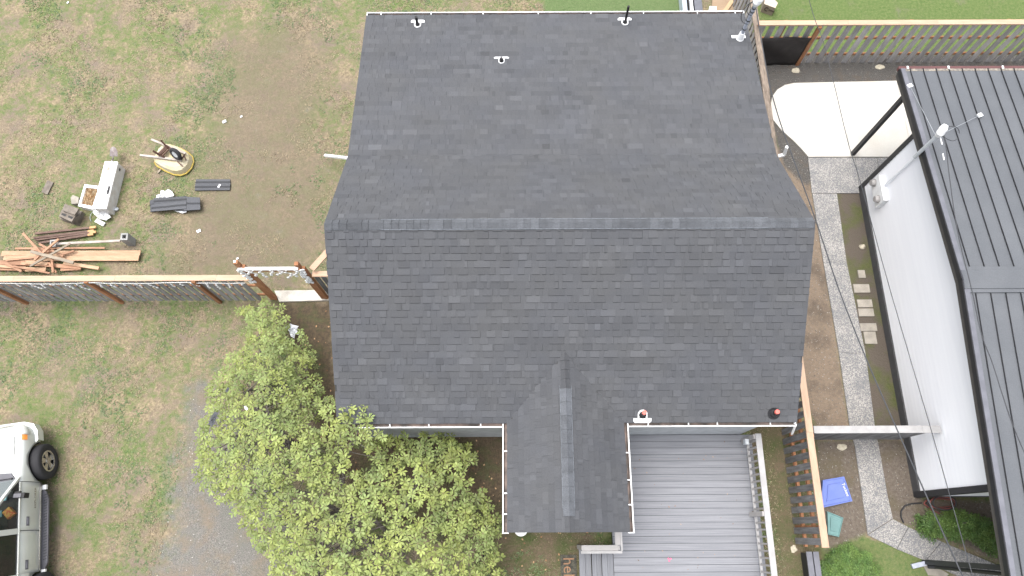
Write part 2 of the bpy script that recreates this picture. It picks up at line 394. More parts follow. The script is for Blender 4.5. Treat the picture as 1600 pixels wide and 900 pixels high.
F = np.stack([i[:-1, :-1].ravel(), i[:-1, 1:].ravel(), i[1:, 1:].ravel(), i[1:, :-1].ravel()], 1)
def attr_col(me, name, r, g, b, a=None):
    at_ = me.attributes.new(name, 'FLOAT_COLOR', 'POINT')
    A = np.stack([r, g, b, np.ones_like(r) if a is None else a], 1).astype(np.float32); at_.data.foreach_set('color', A.ravel())

gm = bpy.data.materials.new('yard_ground'); gm.use_nodes = True
t = gm.node_tree; N = t.nodes; L = t.links; b = N['Principled BSDF']; b.inputs['Roughness'].default_value = .95; b.inputs['Specular IOR Level'].default_value = .1
geo = N.new('ShaderNodeNewGeometry')
def noise(scale, det=5, rough=.6, off=0.0):
    n = N.new('ShaderNodeTexNoise'); n.inputs['Scale'].default_value = scale; n.inputs['Detail'].default_value = det; n.inputs['Roughness'].default_value = rough
    if off:
        v = N.new('ShaderNodeVectorMath'); v.operation = 'ADD'; v.inputs[1].default_value = (off, off * 1.3, 0); L.new(geo.outputs['Position'], v.inputs[0]); L.new(v.outputs[0], n.inputs['Vector'])
    else: L.new(geo.outputs['Position'], n.inputs['Vector'])
    return n.outputs[0]
def rng_(x, a, b_, c=0.0, d=1.0):
    m = N.new('ShaderNodeMapRange'); m.inputs[1].default_value = a; m.inputs[2].default_value = b_; m.inputs[3].default_value = c; m.inputs[4].default_value = d
    L.new(x, m.inputs[0]); return m.outputs[0]
def math_(op, a, b_):
    m = N.new('ShaderNodeMath'); m.operation = op
    for k, x in enumerate((a, b_)):
        if isinstance(x, (int, float)): m.inputs[k].default_value = x
        else: L.new(x, m.inputs[k])
    return m.outputs[0]
def mixc(f, a, b_):
    m = N.new('ShaderNodeMix'); m.data_type = 'RGBA'; L.new(f, m.inputs['Factor'])
    for k, x in (('A', a), ('B', b_)):
        if isinstance(x, tuple): m.inputs[k].default_value = (*x, 1)
        else: L.new(x, m.inputs[k])
    return m.outputs['Result']
def sep(name):
    a = N.new('ShaderNodeAttribute'); a.attribute_name = name; s = N.new('ShaderNodeSeparateColor'); L.new(a.outputs['Color'], s.inputs[0]); return s.outputs[0], s.outputs[1], s.outputs[2], a.outputs['Alpha']
gr, di, bl, tn = sep('zoneA'); mo, lu, mu, tf = sep('zoneB'); d2, sg, _, _2 = sep('zoneC')
big = noise(.75, 5, .65); med = noise(2.1, 5, .65, 9.0); fin = noise(14, 4, .7, 3.0); vf = noise(60, 3, .7, 5.0)
# lawn: dry straw / brown thatch / green weeds
straw = mixc(rng_(fin, .36, .64), (.272, .220, .143), (.142, .115, .081))
straw = mixc(rng_(noise(1.1, 4, .6, 31.0), .42, .66), straw, (.165, .134, .106))
green = mixc(rng_(fin, .35, .65), (.074, .118, .040), (.146, .160, .070))
gfac = math_('ADD', math_('MULTIPLY', big, .9), math_('MULTIPLY', med, .75)); gfac = math_('ADD', math_('MULTIPLY', gfac, .85), math_('MULTIPLY', noise(6.5, 4, .7, 55.0), .75))
gf = rng_(math_('ADD', gfac, math_('MULTIPLY', lu, .7)), .99, 1.20)
lawn = mixc(gf, straw, green)
def masked(z, k=.9, nz=None, soft_=.25):   # ragged edge
    s = math_('ADD', z, math_('MULTIPLY', math_('SUBTRACT', nz or med, .5), k)); return rng_(s, .5 - soft_, .5 + soft_)
soil = mixc(rng_(med, .35, .65), (.132, .104, .078), (.178, .142, .106)); soil = mixc(rng_(fin, .4, .75), soil, (.115, .105, .072))
lg = mixc(rng_(fin, .32, .68), (.062, .108, .030), (.125, .160, .062)); lawn = mixc(math_('MULTIPLY', rng_(lu, .8, 1.0), .72), lawn, lg)
c = mixc(math_('MULTIPLY', masked(di, 1.8, med, .45), .75), lawn, soil)
dsoil = mixc(rng_(fin, .35, .7), (.062, .050, .036), (.105, .078, .052)); dsoil = mixc(rng_(med, .5, .7), dsoil, (.06, .07, .03))
c = mixc(masked(d2, 1.3), c, dsoil)
grav = mixc(rng_(vf, .35, .65), (.088, .086, .084), (.195, .188, .178)); grav = mixc(rng_(noise(2.0, 4, .6, 17.0), .46, .66), grav, (.165, .138, .112))
c = mixc(math_('MULTIPLY', masked(gr, 1.9, med, .3), .9), c, grav)
tans = mixc(rng_(fin, .3, .7), (.215, .165, .122), (.150, .120, .094)); tans = mixc(rng_(noise(1.3, 4, .6, 44.0), .5, .7), tans, (.10, .082, .066))
c = mixc(masked(tn, .5), c, tans)
blk = mixc(rng_(vf, .38, .62), (.030, .030, .031), (.130, .122, .112)); blk = mixc(rng_(noise(2.6, 4, .7, 88.0), .52, .68), blk, (.095, .080, .066))
c = mixc(masked(bl, .7), c, blk)
mul_ = mixc(rng_(fin, .3, .7), (.088, .072, .060), (.160, .136, .112))
mul_ = mixc(rng_(noise(1.2, 4, .6, 71.0), .5, .72), mul_, (.10, .085, .055))
c = mixc(masked(mu, .5), c, mul_)
mos = mixc(rng_(noise(1.5, 4, .6, 23.0), .46, .68), (.095, .080, .066), mixc(rng_(fin, .3, .7), (.060, .080, .022), (.095, .100, .040)))
c = mixc(masked(mo, .4), c, mos)
sidec = mixc(rng_(math_('ADD', math_('MULTIPLY', med, .6), math_('MULTIPLY', fin, .4)), .40, .62), (.125, .095, .066), (.062, .080, .030))
c = mixc(masked(sg, .5), c, sidec)
tfc = mixc(rng_(fin, .3, .7), (.080, .122, .048), (.115, .150, .07))
c = mixc(masked(tf, .1), c, tfc)
vm = N.new('ShaderNodeVectorMath'); vm.operation = 'SCALE'; L.new(c, vm.inputs[0]); L.new(rng_(vf, .25, .75, .66, 1.34), vm.inputs['Scale'])
L.new(vm.outputs[0], b.inputs['Base Color'])
bp = N.new('ShaderNodeBump'); bp.inputs['Strength'].default_value = .6; bp.inputs['Distance'].default_value = .03
L.new(math_('ADD', fin, math_('MULTIPLY', vf, .5)), bp.inputs['Height']); L.new(bp.outputs[0], b.inputs['Normal'])
ground = npmesh('ground', V, F, gm); tag(ground, kind='structure')
attr_col(ground.data, 'zoneA', zg['gravel'], zg['dirt'], zg['black'], zg['tan'])
attr_col(ground.data, 'zoneB', zg['moss'], np.maximum(zg['lush'], zg['yard'] * .75), zg['mulch'], zg['turf'])
attr_col(ground.data, 'zoneC', np.maximum(zg['dirt2'], 0), np.maximum(zg['sideg'], zg['porch']), zg['turf'])

# ------------------------------------------------------------------ scattered ground cover (stuff)
def zval(name, x, y):
    poly, wd = Z[name]; return np.clip(sdf(x, y, poly) / (2 * wd) + .5, 0, 1)
HOUSE_X = (-3.3, 5.5)
def blocked(x, y):
    m = (x > -3.4) & (x < 5.5) & (y > 2.2) & (y < 12.3)
    m |= (x > 2.1) & (x < 5.75) & (y < 2.2)
    m |= (x > 0.0) & (x < 2.2) & (y > .3) & (y < 2.3)
    m |= (x > 9.4) & (y > .7) & (y < 8.9)
    return m
PATIO = P([(1420, 127), (1240, 131), (1226, 134), (1214, 141), (1206, 152), (1203, 168), (1207, 188), (1220, 204), (1238, 220), (1253, 235), (1262, 246), (1420, 246)])
PATIO = [(15.0, PATIO[0][1] - .02)] + PATIO + [(15.0, PATIO[-1][1])]
PATH = P([(1262, 246.5), (1268, 300), (1276, 345), (1286, 410), (1291, 450), (1310, 550), (1327, 672), (1335, 697), (1350, 800), (1355, 835), (1400, 857), (1445, 875), (1520, 912), (1650, 975),
          (1650, 920), (1545, 877), (1450, 837), (1394, 810), (1382, 757), (1372, 696), (1366, 672), (1352, 555), (1337, 500), (1331, 450), (1322, 410), (1307, 303), (1402, 303), (1402, 246.5)])
def hard(x, y): return (sdf(x, y, PATIO) > -.02) | (sdf(x, y, PATH) > -.02)
def scatter(n, keep, x0=-16.5, x1=16.5, y0=-1.6, y1=16.2):
    x = nr.uniform(x0, x1, n); y = nr.uniform(y0, y1, n); m = keep(x, y) & ~blocked(x, y) & ~hard(x, y); return x[m], y[m]
def cheapnoise(x, y, s, seed):
    r = np.random.default_rng(seed); v = np.zeros_like(x); amp = 1.0
    for k in range(3):                               # three octaves of lattice noise
        T = r.uniform(-1, 1, (64, 64)); f = s * .35 * 2.1 ** k; u, w_ = x * f + 7.3 * k, y * f + 3.1 * k
        iu, iw = np.floor(u).astype(int), np.floor(w_).astype(int); fu, fw = u - iu, w_ - iw; fu = fu * fu * (3 - 2 * fu); fw = fw * fw * (3 - 2 * fw)
        g_ = lambda a, b_: T[a % 64, b_ % 64]
        v += amp * ((g_(iu, iw) * (1 - fu) + g_(iu + 1, iw) * fu) * (1 - fw) + (g_(iu, iw + 1) * (1 - fu) + g_(iu + 1, iw + 1) * fu) * fw); amp *= .55
    return v * .62
def blades(name, x, y, hgt, spread, nb, mat, label=None, kind='stuff', wdt=.012, tone=(.75, 1.25), cat='grass'):
    n = len(x); V = []; T = []
    base = np.stack([x, y, np.full(n, -.012)], 1)
    for k in range(nb):
        a = nr.uniform(0, 6.283, n); r = nr.uniform(.2, 1, n) * spread; h = nr.uniform(.5, 1, n) * hgt
        ox = nr.normal(0, spread * .35, n); oy = nr.normal(0, spread * .35, n)
        b0 = base + np.stack([ox, oy, np.zeros(n)], 1)
        px_, py_ = -np.sin(a) * wdt, np.cos(a) * wdt
        tip = b0 + np.stack([np.cos(a) * r, np.sin(a) * r, h], 1)
        V.append(np.stack([b0 + np.stack([px_, py_, np.zeros(n)], 1), b0 - np.stack([px_, py_, np.zeros(n)], 1), tip], 1))
        T.append(nr.uniform(tone[0], tone[1], n))
    V = np.concatenate(V).reshape(-1, 3); Fc = np.arange(len(V)).reshape(-1, 3)
    o = npmesh(name, V, Fc, mat, np.concatenate(T)); tag(o, label, cat, kind=kind); return o
lawnmask = lambda x, y: (zval('gravel', x, y) < .5) & (zval('black', x, y) < .4) & (zval('tan', x, y) < .5) & (zval('mulch', x, y) < .5) & (zval('moss', x, y) < .5) & (zval('dirt2', x, y) < .55) & (zval('turf', x, y) < .5)
# green weeds in clumps, straw everywhere on the lawn
keepg = lambda x, y: lawnmask(x, y) & ((cheapnoise(x, y, 1.6, 3) + .9 * cheapnoise(x, y, 9.0, 4) - .45 * zval('dirt', x, y) + 1.2 * zval('lush', x, y) + .4 * zval('yard', x, y)) > .17)
x, y = scatter(200000, keepg); blades('green_grass', x, y, .016, .028, 4, M['grass_green'], 'short green grass and weeds growing in clumps across the yards')
x, y = scatter(70000, lambda x, y: lawnmask(x, y) & (zval('lush', x, y) < .3) & (cheapnoise(x, y, 4.0, 8) > -.15 + .25 * zval('dirt', x, y)), -16.5, 7)
blades('dry_grass', x, y, .025, .045, 3, M['grass_dry'], 'straw coloured dry grass covering the lawn')
x, y = scatter(16000, lambda x, y: (zval('moss', x, y) > .6) & (cheapnoise(x, y, 3.4, 12) > .08)); blades('moss', x, y, .02, .03, 5, M['leaf_dark'], 'green moss and small weeds in the strip beside the white house', cat='moss')
x, y = scatter(900, lambda x, y: (zval('mulch', x, y) > .6) | (zval('tan', x, y) > .6)); blades('ground_weeds', x, y, .03, .03, 4, M['grass_dry'], 'sparse dry weeds on the bare earth beside the path', cat='weeds')

def chips(name, x, y, size, mat, label, cat, tone=(.6, 1.4), flat=.4):
    n = len(x); s = nr.uniform(.5, 1.3, n) * size; V = []
    q = nr.uniform(0, 6.28, n)
    for (a, b_, c_) in ((1, 0, 0), (0, .8, 0), (-1, .1, 0), (0, -.7, 0), (0, 0, 1)):
        V.append(np.stack([x + s * (a * np.cos(q) - b_ * np.sin(q)), y + s * (a * np.sin(q) + b_ * np.cos(q)), -.004 + c_ * s * flat + .004], 1))
    V = np.stack(V, 1).reshape(-1, 3); b0 = (np.arange(n) * 5)[:, None]
    F_ = np.concatenate([b0 + np.array([[0, 1, 4]]), b0 + np.array([[1, 2, 4]]), b0 + np.array([[2, 3, 4]]), b0 + np.array([[3, 0, 4]])])
    o = npmesh(name, V, F_, mat, np.tile(nr.uniform(tone[0], tone[1], n), 4)); tag(o, label, cat, kind='stuff')
x, y = scatter(16000, lambda x, y: (zval('gravel', x, y) > .45)); chips('driveway_gravel', x, y, .014, M['pebble'], 'loose grey gravel on the worn driveway strip', 'gravel', (.3, 1.7))
x, y = scatter(60000, lambda x, y: (zval('black', x, y) > .5)); chips('dark_gravel', x, y, .016, M['pebble'], 'dark gravel around the pale patio', 'gravel', (.08, .75))
x, y = scatter(70000, lambda x, y: (zval('tan', x, y) > .5) | (zval('mulch', x, y) > .5)); chips('earth_crumbs', x, y, .013, M['pebble'], 'crumbs of earth and stone on the bare side yard', 'gravel', (.15, 1.1))
x, y = scatter(9000, lambda x, y: (zval('dirt2', x, y) > .5) | (zval('porch', x, y) > .4) | ((zval('mulch', x, y) > .5) & (nr.random(len(x)) < .15))); k = nr.random(len(x)) < .5
chips('fallen_leaves', x[k], y[k], .026, M['litter'], 'brown fallen leaves on the ground around the shrub and porch', 'leaves', (.5, 1.3), .25)

# ------------------------------------------------------------------ flat sheets of the setting
def clipx(poly, a, keep_greater):
    out = []; n = len(poly)
    for k in range(n):
        p, q = poly[k], poly[(k + 1) % n]
        ip = (p[0] > a) == keep_greater; iq = (q[0] > a) == keep_greater
        if ip: out.append(p)
        if ip != iq: tt = (a - p[0]) / (q[0] - p[0]); out.append((a, p[1] + tt * (q[1] - p[1])))
    return out
def clipy(poly, a, g): return [(p[1], p[0]) for p in clipx([(p[1], p[0]) for p in poly], a, g)]
patio = tag(thing('patio', None, None, (8, 11, 0)), kind='structure')
j1 = at(1318, 185).x; j2 = at(1412, 185).x
for lo_, hi_ in ((-99, j1), (j1, j2), (j2, 99)):
    pl = clipx(clipx(PATIO, lo_ + .004, True), hi_ - .004, False); mb = MB(); mb.prism(pl, -.05, .045); mb.build('patio_slab', M['concrete'], patio)
# PATH is concave: cut it into its convex slabs along the real joints
path = tag(thing('path', None, None, (8, 4, 0)), kind='structure')
Wd = [(1262, 247), (1268, 300), (1286, 410), (1310, 550), (1328, 674), (1335, 697), (1350, 800), (1355, 835)]
Ed = [(1402, 247), (1307, 303), (1322, 410), (1352, 555), (1367, 674), (1372, 696), (1386, 775), (1394, 810)]
def slab(px_, name='path_slab', z1=.03, mat=None):
    mb = MB(); q = P(px_); cx = sum(p[0] for p in q) / len(q); cy = sum(p[1] for p in q) / len(q)
    q = [(cx + (p[0] - cx) * .997, cy + (p[1] - cy) * .997) for p in q]; mb.prism(q, -.05, z1); return mb.build(name, mat or M['aggregate'], path)
slab([(1262, 247), (1335, 247), (1343, 302.5), (1268, 302.5)]); slab([(1335.5, 247), (1369, 247), (1378, 302.5), (1343.5, 302.5)]); slab([(1369.5, 247), (1440, 247), (1448, 302.5), (1378.5, 302.5)])
for k in range(1, 7):
    slab([Wd[k] if k > 1 else (1268.5, 303), Wd[k + 1], Ed[k + 1], Ed[k]])
slab([(1355, 836), (1400, 857.5), (1418, 823.5), (1394, 811)]); slab([(1400.5, 858), (1445, 876), (1470, 846), (1418.5, 824)]); slab([(1445.5, 876.5), (1530, 916), (1548, 879), (1470.5, 846.5)])
slab([(1531, 916.5), (1650, 975), (1660, 925), (1549, 879.5)])
pad = MB(); pad.prism(P([(1442, 884), (1452, 880), (1482, 897), (1478, 901), (1450, 899)]), -.02, .02); pad.build('stepping_pad', M['paver'], path)
for k, q in enumerate([(1340, 422, 1353, 434), (1333, 444, 1360, 457), (1339, 468, 1364, 480), (1340.5, 482, 1366.5, 494), (1343.5, 505, 1371, 517), (1349, 518, 1371, 537)]):
    labs = ['small square paver, nearest the ridge end of the moss strip', 'wide paver just below the small square one in the moss strip', 'upper paver of the touching middle pair in the moss strip',
            'lower paver of the touching middle pair in the moss strip', 'wide brown paver above the squarish last one in the moss strip', 'squarish tall paver, last of the row in the moss strip']
    mb = MB(); a = at(q[0], q[1], .04); c_ = at(q[2], q[3], .04); mb.box(a.x, c_.x, c_.y, a.y, -.01, .04)
    o = mb.build('stepping_stone', M['paver']); tag(o, labs[k], 'paver', 'stepping stones in the moss strip')
mb = MB(); mb.prism(P([(429.5, 455), (503, 454), (513, 458), (514, 470), (437, 472)]), -.03, .05); o = mb.build('threshold_slab', M['slab']); tag(o, 'pale worn concrete slab lying in the gateway beside the shrub', 'slab')

# ------------------------------------------------------------------ the house
X0, X1 = -3.648, 5.902
XM = (X0 + X1) / 2
RY, RZ = 5.654, 4.865
FY, FZ = 2.034, 2.60
KY, KZ = 7.90, 3.50
BY, BZ = 12.41, 2.77
house = thing('house', 'single storey house with a dark grey shingle roof and white gutters in the centre', 'house', (XM, 7.0, 0))
# walls
walls = MB(); walls.box(-3.42, 5.45, 2.17, 12.2, -.1, 2.62); o = walls.build('wall', M['house_wall'], house)
g1 = MB()
for xx in (-3.42, 5.45):
    for (ya, za, yb, zb) in ((2.17, FZ + .0, RY, RZ - .12), (RY, RZ - .12, KY, KZ - .1), (KY, KZ - .1, 12.2, 2.7)):
        g1.face([(xx, ya, 2.6), (xx, yb, 2.6), (xx, yb, zb), (xx, ya, za)])
g1.build('gable_wall', M['house_wall'], house)
roof = MB(); TH = .09
def plane_slab(mb, x0, x1, ya, za, yb, zb, th, m=0):
    a = [(x0, ya, za), (x1, ya, za), (x1, yb, zb), (x0, yb, zb)]; lo_ = [(p[0], p[1], p[2] - th) for p in a]
    if yb < ya: a = a[::-1]; lo_ = lo_[::-1]
    mb.face(a, m); mb.face(lo_[::-1], m)
    for i_ in range(4): j_ = (i_ + 1) % 4; mb.face([lo_[i_], lo_[j_], a[j_], a[i_]], m)
sl_f = (RZ - FZ) / (RY - FY)
FE, BE = FY + .085, BY - .085            # where the shingles stop, above the gutters
plane_slab(roof, X0 + .01, X1 - .01, RY, RZ - .004, FE + .02, FZ + sl_f * .105 - .004, TH)
plane_slab(roof, X0 + .01, X1 - .01, RY, RZ - .004, KY, KZ - .004, TH)
plane_slab(roof, X0 + .01, X1 - .01, KY, KZ - .006, BE - .02, BZ + .02, TH)
roof_o = roof.build('roof', M['roof_deck'], house)
fas = MB(); fas.box(X0 + .04, X1 - .04, FE + .03, FE + .05, 2.46, 2.62); fas.box(X0 + .04, X1 - .04, BE - .05, BE - .03, 2.6, 2.74)
fas.build('fascia', M['white_metal'], house)
rk = MB()
for xx in (X0 + .03, X1 - .03):
    for a, b_ in (((xx, FE, FZ + sl_f * .085 - .10), (xx, RY, RZ - .10)), ((xx, RY, RZ - .10), (xx, KY, KZ - .10)), ((xx, KY, KZ - .10), (xx, BE, BZ - .08))):
        rk = MB(); rk.bar(a, b_, .02, .10); rk.build('rake_trim', M['white_metal'], house)

# shingles: each is a strip one metre long with raised tabs of random width
TW = lambda: 1.0 + rng.gauss(0, .038)
def shingle(mb, org, sd, td, nd, s0, s1, t0, e, lift=0.0):
    """org corner, sd along the eave, td down the slope, nd normal; piece from s0 to s1, course starting at t0"""
    def Q(s_, t_, n_): return org + sd * s_ + td * t_ + nd * n_
    base = TW(); g = .002
    s0 += g; s1 -= g
    lo_, hi_ = .004 + lift, .009 + lift
    mb.face([Q(s0, t0, lo_), Q(s0, t0 + e, hi_), Q(s1, t0 + e, hi_), Q(s1, t0, lo_)], 0, base)
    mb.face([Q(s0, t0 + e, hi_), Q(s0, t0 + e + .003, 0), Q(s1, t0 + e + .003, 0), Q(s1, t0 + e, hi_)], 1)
    s_ = s0 + rng.uniform(0, .12)
    k_ = 0
    while s_ < s1 - .03 and k_ < 5:
        wd_ = rng.choice((.07, .10, .14, .18, .22, .30)) * rng.uniform(.9, 1.1); e_ = min(s_ + wd_, s1)
        tn_ = base * (1 + rng.gauss(.0, .065)); l2, h2 = lo_ + .001, hi_ + .010; d_ = .008
        mb.face([Q(s_ + d_, t0, l2), Q(s_, t0 + e - .001, h2), Q(e_, t0 + e - .001, h2), Q(e_ - d_, t0, l2)], 0, tn_)
        mb.face([Q(s_, t0 + e - .001, h2), Q(s_ + .002, t0 + e + .008, .0055), Q(e_ - .002, t0 + e + .008, .0055), Q(e_, t0 + e - .001, h2)], 1)  # cut edge slanted past the tab, its dark colour paints the shadow line
        mb.face([Q(s_ + d_, t0, l2), Q(s_ + d_ * .5, t0, lo_), Q(s_, t0 + e - .001, hi_), Q(s_, t0 + e - .001, h2)], 0, tn_ * .97)
        mb.face([Q(e_ - d_ * .5, t0, lo_), Q(e_ - d_, t0, l2), Q(e_, t0 + e - .001, h2), Q(e_, t0 + e - .001, hi_)], 0, tn_ * .97)
        s_ = e_ + rng.choice((.05, .09, .13, .18, .25)) * rng.uniform(.8, 1.2); k_ += 1
SHM = [M['shingle'], M['shingle_edge_and_shadow']]
EXP = .1435
rest = MB()
def courses(org, sd, td, length, srange, single=None, maxn=None, e=EXP):
    nd = sd.cross(td).normalized()
    if nd.z < 0: nd = -nd
    nco = int(math.ceil(length / e)); t_start = length - nco * e; cnt = 0
    for ci in range(nco):
        t0 = t_start + ci * e; rngs = srange(max(t0 + e * .5, 0.01))
        ee = e if t0 >= 0 else e + t0; t0 = max(t0, 0.0)
        off = -((ci * .37 + rng.uniform(0, .12)) % 1.0)
        for (a, b_) in rngs:
            s_ = a + off
            while s_ < b_:
                p, q = max(s_, a), min(s_ + 1.0, b_)
                if q - p > .05:
                    if single is not None:
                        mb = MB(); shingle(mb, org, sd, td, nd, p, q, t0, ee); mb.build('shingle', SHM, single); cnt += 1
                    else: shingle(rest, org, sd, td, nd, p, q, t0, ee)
                s_ += 1.0
    return cnt
# porch roof geometry
PX0, PX1, PXR = -.20, 2.395, 1.06
PE = 2.60; PZ = 3.47; PY0 = -.03
def vY(z): return (z - 1.331) / .6257 + .0
sd, td = Vector((1, 0, 0)), Vector((0, -(RY - FE), -(RZ - FZ - sl_f * .085))).normalized()
LF = math.hypot(RY - FE, RZ - FZ - sl_f * .085)
def fr_range(t_):
    y_ = RY + td.y * t_; z_ = RZ + td.z * t_
    if y_ >= vY(PZ) - .1: return [(0, X1 - X0)]
    fl_ = min(1, max(0, (z_ - PE) / (PZ - PE)))
    xl = PX0 + .09 + (PXR - PX0 - .09) * fl_ + .16; xr = PX1 - .09 - (PX1 - .09 - PXR) * fl_ - .16
    if xl >= xr: return [(0, X1 - X0)]
    return [(0, xl - X0), (xr - X0, X1 - X0)]
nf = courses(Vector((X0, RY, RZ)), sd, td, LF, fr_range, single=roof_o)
print('front shingles', nf)
td2 = Vector((0, KY - RY, KZ - RZ)).normalized(); L2 = math.hypot(KY - RY, KZ - RZ)
full = lambda t_: [(0, X1 - X0)]
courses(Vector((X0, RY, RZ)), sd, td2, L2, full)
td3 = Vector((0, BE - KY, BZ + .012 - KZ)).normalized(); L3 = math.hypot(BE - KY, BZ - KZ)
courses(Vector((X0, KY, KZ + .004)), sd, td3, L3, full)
# porch planes
pr = MB()
for sx, xe in ((-1, PX0 + .09), (1, PX1 - .09)):
    za = PE + .06; yv_e = vY(za) + .15; yv_r = vY(PZ) + .12
    a = [(PXR, PY0, PZ - .004), (PXR, yv_r, PZ - .004), (xe, yv_e, za - .004), (xe, PY0, za - .004)]
    if sx < 0: a = a[::-1]
    a = a[::-1]
    lo_ = [(p[0], p[1], p[2] - .07) for p in a]
    pr.face(a); pr.face(lo_[::-1])
    for i_ in range(4): j_ = (i_ + 1) % 4; pr.face([lo_[i_], lo_[j_], a[j_], a[i_]])
    td_ = Vector((xe - PXR, 0, za - PZ)); Lp = td_.length; td_.normalize()
    def prng(t_, td_=td_):
        z_ = PZ + td_.z * t_; return [(0, vY(z_) - PY0 + .03)]
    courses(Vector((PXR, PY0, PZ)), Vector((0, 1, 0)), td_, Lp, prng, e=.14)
pr.build('porch_roof', M['roof_deck'], house)
gv = MB(); gv.face([(PX0 + .15, PY0 + .08, PE - .02), (PX1 - .15, PY0 + .08, PE - .02), (PX1 - .15, PY0 + .08, PE + .06), (PXR, PY0 + .08, PZ - .08), (PX0 + .15, PY0 + .08, PE + .06)])
gv.box(PX0 + .12, PX1 - .12, PY0 + .05, PY0 + .12, PE - .2, PE - .0); gv.build('porch_gable', M['house_wall'], house)
pp = MB()
for xx in (PX0 + .22, PX1 - .22): pp.box(xx - .06, xx + .06, .08, .20, -.05, PE - .1)
pp.build('porch_post', M['white_metal'], house)
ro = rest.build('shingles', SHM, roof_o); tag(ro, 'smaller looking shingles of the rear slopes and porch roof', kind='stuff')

# ridge caps
def cap(parent, c0, along, side_l, side_r, ln, wd_, mat, tone=1.0, lift=.027):
    mb = MB(); c0 = Vector(c0); e1 = c0 + along * ln
    def q(p, lift_, k): return Vector(p) + Vector((0, 0, lift_ + k))
    up = Vector((0, 0, 1)); l1, l2 = lift, lift + .014
    for sv, flip in ((side_l, False), (side_r, True)):
        m_ = sv * wd_ * .3; o_ = sv * wd_; drop = Vector((0, 0, -.012))
        A = [c0 + up * l1, e1 + up * l2, e1 + up * l2 + m_ * 1 - up * .004, c0 + up * l1 + m_ - up * .004]
        B = [A[3], A[2], e1 + up * (l2 - .004) + o_, c0 + up * (l1 - .004) + o_]
        for f_ in (A, B): mb.face(f_ if flip else f_[::-1], 0, tone)
        edge = [B[3], B[2], B[2] - up * .012, B[3] - up * .012]; mb.face(edge if flip else edge[::-1], 1, 1)
        end = [A[1], A[1] - up * .014, B[2] - up * .014, B[2], A[2]]; mb.face(end if not flip else end[::-1], 2, 1)
    return mb.build('ridge_cap', [mat, M['cap_side'], M['shingle_edge_and_shadow']], parent)
sf_ = Vector((0, FY - RY, FZ - RZ)).normalized(); sb_ = Vector((0, KY - RY, KZ - RZ)).normalized()
x_ = X0 + .01; k = 0
while x_ < X1 - .05:
    ln = .145 * rng.uniform(.88, 1.1) if rng.random() < .8 else .29
    ln = min(ln, X1 - .005 - x_)
    if x_ < X0 + 1: mt_, tt = M['cap_new'], .86
    else: mt_, tt = M['cap_new'], rng.uniform(.85, 1.2)
    cap(roof_o, (x_, RY, RZ), Vector((1, 0, 0)), sf_, sb_, ln, .125, mt_, tt); x_ += ln; k += 1
sl_ = Vector((PX0 + .09 - PXR, 0, PE + .06 - PZ)).normalized(); sr_ = Vector((PX1 - .09 - PXR, 0, PE + .06 - PZ)).normalized()
y_ = vY(PZ) + .22
while y_ > PY0 + .02:
    new = (2.75 > y_ > .42)
    ln = min(.19 if not new else .27, y_ - PY0)
    lift = .027 if new else .021
    cap(roof_o, (PXR, y_, PZ), Vector((0, -1, 0)), sl_, sr_, ln, .11 if not new else .135, M['cap_new'] if new else M['shingle'], rng.uniform(1.0, 1.15) if new else rng.uniform(.85, .95), lift); y_ -= ln
# white sealant lines at the new porch caps
sl = MB()
for sv in (sl_, sr_):
    a = Vector((PXR, 2.75, PZ + .030)) + sv * .138; b_ = Vector((PXR, .40, PZ + .030)) + sv * .138
    sl.bar(a, b_, .007, .006)
for sv in (sf_, sb_):
    a = Vector((X0 + 1.1, RY, RZ + .034)) + sv * .127; b_ = Vector((X1 - .9, RY, RZ + .034)) + sv * .127; sl.bar(a, b_, .010, .006)
sl.build('cap_edge_strip', M['cap_side'], roof_o)

# gutters: U channel, white lip, straps
def gutter(p0, p1, out, straps, rev=False, end0=True, end1=True):
    p0, p1, out = Vector(p0), Vector(p1), Vector(out); d = (p1 - p0).normalized(); W_, H_ = .115, .10
    mb = MB(); up = Vector((0, 0, 1))
    def sec(a, b_, m_):
        for i_ in range(len(a) - 1): pass
    prof = [(-.01, 0), (-.01, -H_), (W_ * .75, -H_), (W_, -.02), (W_, 0), (W_ - .022, 0.0), (W_ - .022, -.02), (W_ * .75 - .015, -H_ + .012), (0, -H_ + .012)]
    mats_ = [0, 0, 0, 0, 0, 0, 1, 1, 1]
    A = [p0 + out * u_ + up * v_ for u_, v_ in prof]; B = [p1 + out * u_ + up * v_ for u_, v_ in prof]
    n_ = len(prof)
    for i_ in range(n_):
        j_ = (i_ + 1) % n_; mb.face([A[i_], B[i_], B[j_], A[j_]], mats_[i_])
    for e_, dd, on in ((p0, -d, end0), (p1, d, end1)):
        if on: mb.obox(e_ + out * (W_ / 2 - .005) + up * (-H_ / 2 + .004), dd * .009, out * (W_ / 2 + .006), up * (H_ / 2 + .003), 0)
    g_ = mb.build('gutter', [M['white_metal'], M['white_gutter_in']], house)
    for s_ in straps:
        m2 = MB(); m2.obox(p0 + d * s_ + out * (W_ / 2 - .012) + up * .006, d * .011, out * (W_ / 2 + .012), up * .003); m2.build('gutter_strap', M['white_metal'], g_)
    return g_
def sx(pxs, y, z, x0): return [at(p, y, z).x - x0 for p in pxs]
gy = FY + .115; gz = FZ + .02
gutter((X0 + .35, gy, gz), (PX0 - .0, gy, gz), (0, -1, 0), sx([609, 670, 751], 668, gz, X0 + .35), end1=False)
gutter((PX1 + .0, gy, gz), (X1 - .02, gy, gz), (0, -1, 0), sx([1013, 1076, 1121, 1204], 666, gz, PX1), end0=False)
gutter((X0 + .02, BY - .105, BZ + .02), (X1 - .02, BY - .105, BZ + .02), (0, 1, 0), sx([596, 674, 755, 841, 923, 1005, 1089, 1148], 19, BZ, X0 + .02))
